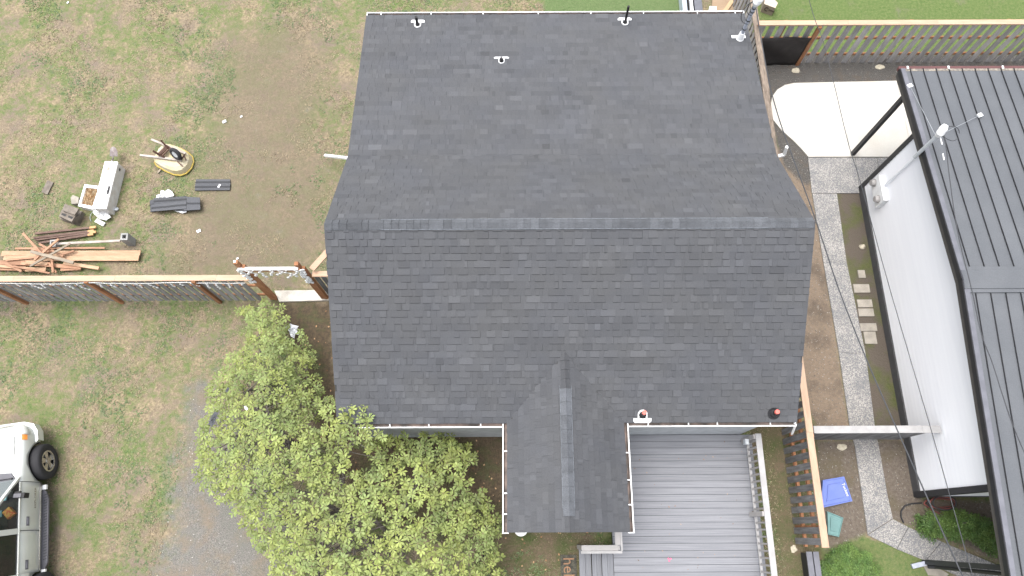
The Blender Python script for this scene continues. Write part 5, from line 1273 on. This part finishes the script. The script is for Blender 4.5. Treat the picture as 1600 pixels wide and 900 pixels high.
# ------------------------------------------------------------------ big shrub (rhododendron like, whorled leaves)
CR_OUT = [(388, 478), (420, 470), (446, 480), (470, 512), (486, 545), (478, 590), (508, 618), (540, 622), (580, 636), (584, 660), (606, 682), (642, 682), (676, 684), (706, 700), (735, 720), (752, 770), (762, 800), (778, 850), (800, 930), (800, 1010),
          (520, 1010), (440, 930), (404, 850), (356, 800), (330, 770), (314, 740), (312, 690), (316, 655), (338, 610), (348, 570), (372, 540), (378, 505)]
def sdfpx(px_, py_): return sdf(np.asarray(px_, float), np.asarray(py_, float), CR_OUT)
gaps = [(492, 660, 16), (560, 712, 22), (540, 745, 18), (640, 742, 14), (590, 830, 16), (450, 690, 14), (420, 640, 14), (520, 800, 16), (660, 800, 15), (470, 760, 13), (390, 610, 14), (700, 760, 14), (440, 560, 12), (560, 860, 14), (505, 700, 10), (610, 700, 12), (350, 700, 10), (735, 740, 16), (520, 860, 12), (640, 870, 14), (690, 840, 13), (457, 517, 17), (334, 655, 11), (385, 638, 6)]
def whorls(n, zoff, shrink, seedg=True):
    x = nr.uniform(300, 805, n); y = nr.uniform(465, 1010, n); d = sdfpx(x, y); nz_ = cheapnoise(x, y, .07, 21) * 26 + cheapnoise(x, y, .2, 22) * 10
    m = (d + nz_ - 4) > shrink
    if seedg:
        for gx, gy_, gr_ in gaps: m &= ~((np.hypot(x - gx, y - gy_) < gr_ * nr.uniform(.6, 1.15, n)))
    x, y, d = x[m], y[m], d[m]
    z = .75 + 2.0 * np.clip((d + 12) / 110, 0, 1) ** .6 + .30 * cheapnoise(x, y, .06, 31) + .12 * cheapnoise(x, y, .2, 32) + zoff
    thin_ = y < 560; z = np.where(thin_, z - .4, z)
    z = np.where(((x - 560) / 62) ** 2 + ((y - 658) / 34) ** 2 < 1, np.maximum(z, 2.85 + zoff * .3), z)     # the branches that reach over the roof corner
    z = np.clip(z, .15, 3.3); P3 = np.array([at(a, b_, c_)[:] for a, b_, c_ in zip(x, y, z)]); return P3
def blue_thin(P3, r_):    # drop whorls that sit on each other
    keep = []; grid = {}
    for i_, p in enumerate(P3):
        k_ = (int(p[0] / r_), int(p[1] / r_), int(p[2] / r_)); ok = True
        for dx in (-1, 0, 1):
            for dy in (-1, 0, 1):
                for dz in (-1, 0, 1):
                    for j_ in grid.get((k_[0] + dx, k_[1] + dy, k_[2] + dz), ()):
                        if np.sum((P3[j_] - p) ** 2) < r_ * r_: ok = False
        if ok: grid.setdefault(k_, []).append(i_); keep.append(i_)
    return P3[keep]
top_ = blue_thin(whorls(11000, 0, -5), .126); mid2 = blue_thin(whorls(6000, -.35, 6), .165); low_ = blue_thin(whorls(2500, -.9, 10, False), .34)
print('whorls', len(top_), len(mid2), len(low_))
def leaves(P3, ln, wd, nmin, nmax, droop, tone, sun_=1.0, seed=5):
    r_ = np.random.default_rng(seed); Vs = []; Ts = []
    for c_ in P3:
        n_ = r_.integers(nmin, nmax + 1); a0 = r_.uniform(0, 6.28); tilt = r_.normal(0, .20, 2); up_ = np.array([tilt[0], tilt[1], 1.0]); up_ /= np.linalg.norm(up_)
        ax_ = np.cross(up_, [0, 1, 0.01]); ax_ /= np.linalg.norm(ax_); ay_ = np.cross(up_, ax_); tb = r_.uniform(*tone); s_ = r_.uniform(.75, 1.2)
        for k in range(n_):
            th = a0 + 6.283 * k / n_ + r_.normal(0, .13); d_ = ax_ * math.cos(th) + ay_ * math.sin(th); sd_ = np.cross(up_, d_); el = r_.normal(.12, .2) - droop * r_.uniform(0, 1)
            L_ = ln * s_ * r_.uniform(.75, 1.15); W_ = wd * s_ * r_.uniform(.8, 1.15); o_ = c_ + d_ * .008 + up_ * r_.uniform(-.01, .03)
            b0 = o_; m1 = o_ + d_ * L_ * .62 + up_ * L_ * el * .62; tp_ = o_ + d_ * L_ + up_ * (L_ * el - L_ * .18)
            l1 = m1 + sd_ * W_ + up_ * W_ * .35; r1 = m1 - sd_ * W_ + up_ * W_ * .35; l0 = o_ + d_ * L_ * .28 + sd_ * W_ * .5 + up_ * (L_ * el * .28 + W_ * .2); r0 = o_ + d_ * L_ * .28 - sd_ * W_ * .5 + up_ * (L_ * el * .28 + W_ * .2)
            Vs.extend([b0, l0, l1, tp_, r1, r0, m1]); Ts.extend([tb * r_.uniform(.85, 1.15)] * 6)
    V = np.array(Vs); n_ = len(V) // 7; b0 = (np.arange(n_) * 7)[:, None, None]; F_ = (b0 + np.array([[0, 6, 1], [1, 6, 2], [2, 6, 3], [3, 6, 4], [4, 6, 5], [5, 6, 0]])).reshape(-1, 3); return V, F_, np.array(Ts)
big_ = thing('rhododendron', 'big rounded shrub with yellow green whorled leaves in front of the house', 'shrub', (at(560, 780).x, at(560, 780).y, 0))
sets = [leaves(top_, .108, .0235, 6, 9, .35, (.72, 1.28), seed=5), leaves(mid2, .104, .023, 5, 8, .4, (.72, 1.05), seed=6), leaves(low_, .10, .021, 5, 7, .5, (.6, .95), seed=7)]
off = 0; VV = []; FF = []; TT = []
for V_, F_, T_ in sets: VV.append(V_); FF.append(F_ + off); TT.append(T_); off += len(V_)
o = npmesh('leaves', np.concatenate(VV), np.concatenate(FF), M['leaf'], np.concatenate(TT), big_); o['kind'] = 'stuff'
# buds at whorl centres
nb_ = len(top_); Vb = []; 
for s_ in ((1, 0, 0), (-.5, .87, 0), (-.5, -.87, 0), (0, 0, 2.2)): Vb.append(top_ + np.array(s_) * .010 + np.array([0, 0, .012]))
Vb = np.stack(Vb, 1).reshape(-1, 3); b0 = (np.arange(nb_) * 4)[:, None, None]; Fb = (b0 + np.array([[0, 1, 3], [1, 2, 3], [2, 0, 3]])).reshape(-1, 3)
o = npmesh('buds', Vb, Fb, M['litter'], np.full(len(Fb), 1.15), big_); o['kind'] = 'stuff'
# trunk and limbs
root_c = [at(540, 800), at(470, 700), at(620, 840), at(420, 610)]
mb = MB(); tw = MB()
allp = np.concatenate([top_, mid2]); r5 = random.Random(3)
for rc in root_c:
    near = allp[np.hypot(allp[:, 0] - rc.x, allp[:, 1] - rc.y) < 2.6]
    if not len(near): continue
    for k in range(11):
        e_ = Vector(near[r5.randrange(len(near))]) - Vector((0, 0, .15)); m_ = rc.lerp(e_, .45) + Vector((r5.uniform(-.2, .2), r5.uniform(-.2, .2), .25)); m2 = rc.lerp(e_, .75) + Vector((r5.uniform(-.12, .12), r5.uniform(-.12, .12), .15))
        rc2 = rc + Vector((r5.uniform(-.12, .12), r5.uniform(-.12, .12), -.05)); mb.tube([rc2, rc2.lerp(m_, .5) + Vector((0, 0, .08)), m_, m2, e_], [.05, .04, .028, .018, .008], 6)
        for j_ in range(7):
            b_ = m_.lerp(e_, r5.uniform(0, .9)); c2 = allp[r5.randrange(len(allp))]
            cand = near[np.hypot(near[:, 0] - b_.x, near[:, 1] - b_.y) < .8]
            if len(cand): t_ = Vector(cand[r5.randrange(len(cand))]); tw.tube([b_, b_.lerp(t_, .5) + Vector((0, 0, -.04)), t_], [.010, .008, .004], 4)
mb.build('trunk', M['bark'], big_); o = tw.build('twigs', M['bark'], big_); o['kind'] = 'stuff'

# ------------------------------------------------------------------ small green bushes
def bush(cx, cy, rx, ry, h, n, label, mat, ln=.07, grp=None, wd=.012, tone=(.8, 1.4)):
    c_ = at(cx, cy); r_ = np.random.default_rng(int(cx)); u_ = r_.normal(size=(n, 3)); u_ /= np.linalg.norm(u_, axis=1)[:, None]; u_[:, 2] = np.abs(u_[:, 2]); rad = r_.uniform(.55, 1.05, n)[:, None]
    bumps = 1 + .18 * np.sin(u_[:, :1] * 7 + 1) * np.cos(u_[:, 1:2] * 6); P3 = np.array(c_[:]) + u_ * rad * bumps * np.array([rx, ry, h]); P3[:, 2] = np.maximum(P3[:, 2], .03)
    t_ = thing('bush', label, 'bush', (c_.x, c_.y, 0), grp); V_, F_, T_ = leaves(P3, ln, wd, 4, 6, .1, tone, seed=int(cx) + 1)
    o = npmesh('leaves', V_, F_, mat, T_, t_); o['kind'] = 'stuff'
    mb = MB()
    for k in range(8): e_ = Vector(P3[k * 7 % n]); mb.tube([c_, c_.lerp(e_, .6) + Vector((0, 0, .03)), e_], [.014, .010, .005], 5)
    mb.build('stems', M['bark'], t_); return t_
bush(1449, 822, .33, .30, .42, 330, 'small leafy bush nearest the curved black pipe in the mulch bed', M['leaf_dark'], grp='low bushes in the mulch bed')
bush(1488, 820, .36, .36, .55, 420, 'middle leafy bush with bright tips in the mulch bed', M['leaf_dark'], grp='low bushes in the mulch bed', tone=(.9, 1.7))
bush(1518, 826, .30, .30, .45, 260, 'small bush between the bright tipped one and the black post', M['leaf_dark'], grp='low bushes in the mulch bed')
bush(1541, 840, .40, .36, .45, 380, 'low bush closest to the edge of the black metal roof', M['leaf_dark'], grp='low bushes in the mulch bed')
bush(1322, 890, .62, .50, .55, 2400, 'dense bright green rounded bush below the teal lid', M['leaf_dark'], .055, wd=.010, tone=(.9, 1.9))

# ------------------------------------------------------------------ silver car
P0 = Vector((-11.60, .024, 0)); YAW = R(11)
car = thing('parked_car', 'silver four door off road car parked at the lower left corner', 'car', P0.to_tuple(), rotz=YAW)
# stations along the car: y, half width, top height, nose factor
ST = [(2.32, .50, .78, .50), (2.29, .70, .86, .42), (2.20, .83, .93, .38), (2.05, .90, .98, .36), (1.75, .94, 1.03, .36), (1.35, .955, 1.06, .36), (.95, .96, 1.10, .36), (.6, .96, 1.10, .36), (-.2, .96, 1.10, .36), (-1.2, .955, 1.10, .36), (-2.0, .94, 1.08, .36), (-2.3, .90, 1.05, .38), (-2.42, .80, .95, .45)]
def sect(w_, zt, zb):
    return [(.60 * w_, zb), (.95 * w_, zb + .02), (.985 * w_, zb + .10), (1.0 * w_, zb + (zt - zb) * .45), (.985 * w_, zb + (zt - zb) * .68), (.95 * w_, zb + (zt - zb) * .86), (.90 * w_, zt - .025), (.84 * w_, zt - .002), (.60 * w_, zt + .012), (.52 * w_, zt - .004), (.25 * w_, zt + .018), (0, zt + .022)]
def interp(y_):
    for a, b_ in zip(ST[:-1], ST[1:]):
        if b_[0] <= y_ <= a[0]:
            f_ = (y_ - b_[0]) / (a[0] - b_[0]); return [b_[i_] + (a[i_] - b_[i_]) * f_ for i_ in range(1, 4)]
    return ST[0][1:] if y_ > 0 else ST[-1][1:]
ysn = sorted(set([s_[0] for s_ in ST] + [2.31, 2.25, 2.12, 1.9, 1.55, 1.15]), reverse=True)
V_ = []; n_ = 0
for y_ in ysn:
    w_, zt, zb = interp(y_); s_ = sect(w_, zt, zb); full_ = [(x_, z_) for x_, z_ in s_] + [(-x_, z_) for x_, z_ in reversed(s_[:-1])]; n_ = len(full_); V_ += [(x_, y_, z_) for x_, z_ in full_]
mb = MB(); Fs = []
for i_ in range(len(ysn) - 1):
    for k in range(n_): k2 = (k + 1) % n_; Fs.append((i_ * n_ + k, i_ * n_ + k2, (i_ + 1) * n_ + k2, (i_ + 1) * n_ + k))
Fs.append(tuple(range(n_))[::-1]); Fs.append(tuple((len(ysn) - 1) * n_ + k for k in range(n_))); mb.mesh(V_, Fs)
body = mb.build('body', M['paint'], car, local=True, smooth=True)
bm = bmesh.new(); bm.from_mesh(body.data); bmesh.ops.recalc_face_normals(bm, faces=bm.faces); bm.to_mesh(body.data); bm.free()
WY = (1.42, -1.45); WR = .415
cutters = []
for wy in WY:
    for s_ in (-1, 1):
        bm = bmesh.new(); bmesh.ops.create_cone(bm, cap_ends=True, segments=40, radius1=.47, radius2=.47, depth=.5, matrix=Matrix.Translation((s_ * .93, wy, .42)) @ Matrix.Rotation(R(90), 4, 'Y')); me = bpy.data.meshes.new('cut'); bm.to_mesh(me); bm.free(); me.materials.append(M['car_black'])
        co = bpy.data.objects.new('cut', me); C.objects.link(co); co.parent = car; cutters.append(co)
if 'car_black' not in [m_.name for m_ in body.data.materials]: body.data.materials.append(M['car_black'])
for co in cutters:
    md = body.modifiers.new('arch', 'BOOLEAN'); md.object = co; md.operation = 'DIFFERENCE'; md.solver = 'EXACT'; md.material_mode = 'TRANSFER'
bpy.context.view_layer.update(); dg = bpy.context.evaluated_depsgraph_get(); nm_ = bpy.data.meshes.new_from_object(body.evaluated_get(dg)); body.modifiers.clear(); body.data = nm_
for co in cutters: bpy.data.objects.remove(co)
def surf(y_, k_):     # outer side point at profile index k_
    w_, zt, zb = interp(y_); s_ = sect(w_, zt, zb); i_ = int(k_); f_ = k_ - i_; a = s_[i_]; b_ = s_[min(i_ + 1, len(s_) - 1)]; return a[0] + (b_[0] - a[0]) * f_, a[1] + (b_[1] - a[1]) * f_
def patch(name, y0, y1, k0, k1, mat, proud=.008, ny_=8, nk=10, parent=car, sides=(1, -1)):
    o_ = None
    for sx_ in sides:
        G = []
        for i_ in range(ny_ + 1):
            y_ = y0 + (y1 - y0) * i_ / ny_
            for j_ in range(nk + 1):
                x_, z_ = surf(y_, k0 + (k1 - k0) * j_ / nk); G.append((sx_ * (x_ + proud), y_, z_))
        mb = MB(); mb.mesh(G, [(i_ * (nk + 1) + j_, (i_ + 1) * (nk + 1) + j_, (i_ + 1) * (nk + 1) + j_ + 1, i_ * (nk + 1) + j_ + 1) for i_ in range(ny_) for j_ in range(nk)]); o_ = mb.build(name, mat, parent, local=True, smooth=True)
        m_ = o_.modifiers.new('thickness', 'SOLIDIFY'); m_.thickness = .012; m_.offset = 0
        if sx_ == 1: ret = o_
    return ret
d1 = patch('door', .93, -.12, 1.6, 6.3, M['paint']); d2_ = patch('door', -.135, -1.02, 1.6, 6.3, M['paint'])
patch('door_gap', .945, -.12 - .02, 1.7, 6.2, M['car_black'], proud=-.0005, sides=(1, -1)); 
for dd_, y_ in ((d1, .02), (d2_, -.90)):
    x_, z_ = surf(y_, 4.3); mb = MB(); mb.obox((x_ + .012, y_ + .05, z_), (.010, 0, 0), (0, .10, 0), (-.012, 0, .035)); mb.obox((x_ + .030, y_ + .05, z_ + .005), (.010, 0, 0), (0, .07, 0), (-.006, 0, .014)); mb.build('handle', M['car_trim'], dd_, local=True)
patch('side_moulding', .93, -1.02, 1.5, 2.2, M['chrome'], proud=.022); patch('lower_cladding', .90, -1.0, .9, 1.45, M['paint'], proud=.015)
for sx_ in (1, -1):
    mb = MB(); pr_ = [(.97, .80), (1.03, .74), (1.10, .55), (1.10, -.55), (1.09, -.85), (1.02, -.98), (.92, -.98), (.92, .80)]
    mb.prism([(sx_ * a, b_) for a, b_ in pr_], .34, .385); mb.build('running_board', M['car_trim'], car, local=True)
    mb = MB()
    for k in range(24): yy = .66 - k * .062; mb.obox((sx_ * 1.03, yy, .389), (.045, .008, 0), (0, .008, 0), (0, 0, .003))
    mb.build('step_ribs', M['car_black'], car, local=True)
    for yy in (.83, -1.03):
        mb = MB(); mb.box(min(sx_ * .96, sx_ * 1.06), max(sx_ * .96, sx_ * 1.06), yy - .05, yy + .05, .36, .42); mb.build('step_bracket', M['white_metal'], car, local=True)
# wheels
for wy in WY:
    for sx_ in (1, -1):
        wcx = sx_ * .86; prof = [(-.125, .24), (-.13, .36), (-.105, .405), (0, .415), (.10, .408), (.128, .375), (.135, .30), (.115, .245)]
        mb = MB(); n2 = 40; G = []
        for k in range(n2):
            th = 2 * math.pi * k / n2
            for a, r_ in prof: G.append((wcx + sx_ * a, wy + r_ * math.cos(th), .415 + r_ * math.sin(th)))
        m_ = len(prof); mb.mesh(G, [(k * m_ + j_, ((k + 1) % n2) * m_ + j_, ((k + 1) % n2) * m_ + j_ + 1, k * m_ + j_ + 1) for k in range(n2) for j_ in range(m_ - 1)]); wh = mb.build('wheel', M['tyre'], car, local=True, smooth=True)
        if wy > 0 and sx_ > 0: pass
        mb = MB(); cx_ = wcx + sx_ * .115
        mb.tube([(cx_ - sx_ * .10, wy, .415), (cx_ - sx_ * .05, wy, .415)], .235, 28, m=1)
        mb.ring((cx_ - sx_ * .02, wy, .415), (0, 1, 0), (0, 0, 1), (sx_, 0, 0), .215, .247, .025, 30, m=0)
        for k in range(5):
            th = 2 * math.pi * k / 5 + .3; d_ = Vector((0, math.cos(th), math.sin(th))); s2 = Vector((0, -math.sin(th), math.cos(th))); c0 = Vector((cx_ - sx_ * .01, wy, .415))
            a4 = [c0 + d_ * .05 - s2 * .035, c0 + d_ * .05 + s2 * .035, c0 + d_ * .225 + s2 * .075 - Vector((sx_ * .015, 0, 0)), c0 + d_ * .225 - s2 * .075 - Vector((sx_ * .015, 0, 0))]; b4 = [p - Vector((sx_ * .035, 0, 0)) for p in a4]
            mb.face(a4); 
            for i_ in range(4): j_ = (i_ + 1) % 4; mb.face([a4[i_], b4[i_], b4[j_], a4[j_]])
        mb.tube([(cx_ - sx_ * .03, wy, .415), (cx_ + sx_ * .008, wy, .415)], .062, 18); mb.build('rim', [M['chrome'], M['car_black']], wh, local=True)
# greenhouse
BELT, RT = 1.09, 1.73
xb, xr = .875, .70
yA0, yA1 = 1.02, .28       # windscreen base and top
def gp(y_, z_): f_ = (z_ - BELT) / (RT - BELT); return xb + (xr - xb) * f_
mb = MB(); RO = [(xr, yA1), (xr, -2.2), (-xr, -2.2), (-xr, yA1)]
G = []
for y_, zc in ((yA1 + .03, RT - .01), (.0, RT + .03), (-1.0, RT + .045), (-2.0, RT + .02), (-2.25, RT - .03)):
    for x_, dz in ((-xr, -.02), (-xr * .8, .02), (0, .045), (xr * .8, .02), (xr, -.02)): G.append((x_, y_, zc + dz))
mb.mesh(G, [(i_ * 5 + j_, i_ * 5 + j_ + 1, (i_ + 1) * 5 + j_ + 1, (i_ + 1) * 5 + j_) for i_ in range(4) for j_ in range(4)]); o = mb.build('roof', M['paint'], car, local=True, smooth=True); o.modifiers.new('thickness', 'SOLIDIFY').thickness = .03
pb = MB()
for sx_ in (1, -1):
    pb.bar((sx_ * .845, yA0 + .02, BELT), (sx_ * (xr - .01), yA1, RT), .075, .05)                # windscreen pillars
    for y_, wdt in ((-.13, .12), (-1.10, .14)): pb.bar((sx_ * (xb - .005), y_, BELT), (sx_ * (xr), y_ - .04, RT), wdt, .05, up=(sx_, 0, 0))
    pb.bar((sx_ * (xb - .02), -2.28, BELT), (sx_ * (xr), -2.15, RT), .12, .06, up=(sx_, 0, 0)); pb.bar((sx_ * (xr + .005), yA1, RT - .015), (sx_ * (xr + .005), -2.2, RT - .015), .05, .06)
    pb.bar((sx_ * (xb + .012), .92, BELT + .012), (sx_ * (xb + .012), -2.2, BELT + .012), .03, .03)
pb.build('pillar', M['paint'], car, local=True)
def pane(name, y0, y1, yt0, yt1, mat, sx_, z0=BELT + .03, z1=RT - .05, inset=.012):
    a = [(sx_ * (gp(0, z0) - inset), y0, z0), (sx_ * (gp(0, z0) - inset), y1, z0), (sx_ * (gp(0, z1) - inset), yt1, z1), (sx_ * (gp(0, z1) - inset), yt0, z1)]; mb = MB(); mb.face(a if sx_ > 0 else a[::-1])
    return mb.build(name, mat, car, local=True)
for sx_ in (1, -1):
    pane('window', .93, -.07, .22, -.11, M['glass'], sx_); pane('window', -.20, -1.04, -.24, -1.08, M['glass_dark'], sx_); pane('window', -1.18, -2.2, -1.22, -2.1, M['glass_dark'], sx_)
mb = MB(); mb.face([(-.83, yA0 + .03, BELT), (.83, yA0 + .03, BELT), (.68, yA1 + .02, RT - .03), (-.68, yA1 + .02, RT - .03)]); mb.build('windscreen', M['glass_clear'], car, local=True)
mb = MB(); mb.face([(-.72, -2.34, BELT + .1), (.72, -2.34, BELT + .1), (.66, -2.2, RT - .05), (-.66, -2.2, RT - .05)][::-1]); mb.build('rear_window', M['glass_dark'], car, local=True)
mb = MB(); mb.prism([(.80, .98), (.66, 1.16), (0, 1.24), (-.66, 1.16), (-.80, .98)], BELT - .02, BELT + .035); mb.build('cowl', M['car_trim'], car, local=True)
mb = MB(); mb.tube([(.70, 1.03, BELT + .06), (.25, 1.05, BELT + .07)], .010, 5); mb.tube([(.70, 1.03, BELT + .03), (.70, 1.03, BELT + .075)], .022, 8); mb.build('wiper', M['car_black'], car, local=True)
mb = MB(); mb.box(-.845, .845, -2.2, .98, BELT + .012, BELT + .030); mb.build('cabin_floor', M['car_black'], car, local=True)
mb = MB(); mb.prism([(.78, .95), (.74, .62), (-.74, .62), (-.78, .95)], BELT, BELT + .06); mb.build('dashboard', M['seat'], car, local=True)
for sx_ in (.4, -.4):
    mb = MB(); mb.obox((sx_, -.05, BELT + .10), (.22, 0, 0), (0, .06, -.03), (0, .03, .20)); mb.obox((sx_, -.07, BELT + .36), (.12, 0, 0), (0, .04, 0), (0, 0, .08)); mb.obox((sx_, .22, BELT + .01), (.22, 0, 0), (0, .24, 0), (0, 0, .03)); mb.build('seat', M['seat'], car, local=True)
mb = MB(); mb.obox((.62, .28, BELT + .09), (.07, .05, 0), (-.05, .08, .02), (0, 0, .05)); o = mb.build('packet', M['toy_orange'], None, local=True)
R3 = Matrix.Rotation(YAW, 4, 'Z'); 
def place(o_, label, cat): o_.location = P0; o_.rotation_euler = (0, 0, YAW); tag(o_, label, cat)
place(o, 'orange and yellow packet seen through the front side window of the car', 'packet')
mb = MB(); mb.obox((.52, .62, BELT + .085), (.03, 0, 0), (0, .05, 0), (0, 0, .02)); mb.obox((.44, .30, BELT + .09), (.03, 0, 0), (0, .07, 0), (0, 0, .03)); o = mb.build('teal_item', M['toy_teal'], None, local=True); place(o, 'small teal item on the dashboard seen through the car window', 'packet')
# mirrors
for sx_ in (1, -1):
    mb = MB(); mb.obox((sx_ * .905, .66, BELT + .10), (sx_ * .06, 0, 0), (0, .05, 0), (0, 0, .04)); mb.obox((sx_ * 1.04, .60, BELT + .15), (sx_ * .115, -.018, 0), (.01, .055, 0), (0, 0, .085), 0); mb.obox((sx_ * .99, .60, BELT + .24), (sx_ * .09, -.012, 0), (.01, .04, 0), (0, 0, .008), 1)
    mb.face([(sx_ * .862, .96, BELT + .02), (sx_ * .862, .74, BELT + .02), (sx_ * .83, .74, BELT + .24)]); mb.build('mirror', [M['car_black'], M['car_trim']], car, local=True)
# nose: lamps, bumper, bonnet gap
for sx_ in (1, -1):
    def nose(y_, k_, pr_): x_, z_ = surf(y_, k_); return Vector((sx_ * (x_ + pr_), y_, z_))
    mb = MB(); G = []
    ys2 = [2.315, 2.27, 2.21, 2.12, 2.03]
    for y_ in ys2:
        for k_ in (4.2, 5.0, 5.8, 6.6, 7.4): x_, z_ = surf(y_, k_); G.append((sx_ * (x_ + .010), y_ + .006, z_ + .006))
    mb.mesh(G, [(i_ * 5 + j_, (i_ + 1) * 5 + j_, (i_ + 1) * 5 + j_ + 1, i_ * 5 + j_ + 1) for i_ in range(4) for j_ in range(4)]); o = mb.build('headlight', M['lens'], car, local=True, smooth=True); o.modifiers.new('thickness', 'SOLIDIFY').thickness = .012
    mb = MB(); G = []
    for y_ in (2.02, 1.96, 1.90):
        for k_ in (4.8, 5.6, 6.3): x_, z_ = surf(y_, k_); G.append((sx_ * (x_ + .009), y_, z_ + .005))
    mb.mesh(G, [(i_ * 3 + j_, (i_ + 1) * 3 + j_, (i_ + 1) * 3 + j_ + 1, i_ * 3 + j_ + 1) for i_ in range(2) for j_ in range(2)]); o = mb.build('turn_signal', M['amber'], car, local=True); o.modifiers.new('thickness', 'SOLIDIFY').thickness = .01
    pts = [(sx_ * surf(y_, 7.9)[0], y_, surf(y_, 7.9)[1] + .004) for y_ in (2.05, 1.8, 1.5, 1.25, 1.12)]
    mb = MB(); mb.tube([(sx_ * .50, 2.12, surf(2.12, 8.5)[1] + .004)] + [(sx_ * (.62 + .14 * (2.1 - y_)), y_, surf(y_, 8.0)[1] + .010) for y_ in (2.0, 1.8, 1.5, 1.2)], .006, 4); mb.build('bonnet_gap', M['car_black'], car, local=True)
bp2 = [(-.97, 1.92), (-.95, 2.15), (-.84, 2.33), (-.6, 2.41), (0, 2.44), (.6, 2.41), (.84, 2.33), (.95, 2.15), (.97, 1.92)]
mb = MB(); inner = [(x_ * .90, y_ - .12) for x_, y_ in bp2]
for i_ in range(len(bp2) - 1):
    a, b_ = bp2[i_], bp2[i_ + 1]; c2, d2x = inner[i_ + 1], inner[i_]
    for z0, z1 in ((.40, .62),):
        mb.face([(*a, z0), (*b_, z0), (*b_, z1), (*a, z1)]); mb.face([(*a, z1), (*b_, z1), (*c2, z1 + .03), (*d2x, z1 + .03)])
mb.build('bumper', M['paint'], car, local=True)
mb = MB(); 
for k in range(4): mb.bar((-.42, 2.335, .68 + k * .045), (.42, 2.335, .68 + k * .045), .02, .018)
mb.build('grille', M['chrome'], car, local=True)
me = text_mesh('EXPLORER', .075, .002); me.materials.append(M['chrome']); o = bpy.data.objects.new('door_lettering', me); C.objects.link(o); o.parent = d1
x_, z_ = surf(.6, 3.0); o.location = (x_ + .018, .58, z_); o.rotation_euler = (R(90), 0, R(90)); o.scale = (1.3, 1, 1)
mb = MB(); 
for sx_ in (1, -1): mb.bar((sx_ * .60, .1, RT + .07), (sx_ * .60, -1.9, RT + .07), .03, .03)
mb.build('roof_rack', M['car_trim'], car, local=True)
for ch in car.children_recursive:                      # the body is narrower than the track
    if ch.parent and (ch.name.startswith('wheel') or ch.parent.name.startswith('wheel')): continue
    if ch.name.startswith('door_lettering'): ch.location.x *= .88; continue
    A_ = np.empty(len(ch.data.vertices) * 3, dtype=np.float32); ch.data.vertices.foreach_get('co', A_); A_[0::3] *= .88; ch.data.vertices.foreach_set('co', A_); ch.data.update()
bpy.context.view_layer.update()
print('objects', len(bpy.data.objects), 'tris', sum(len(m_.polygons) for m_ in bpy.data.meshes))
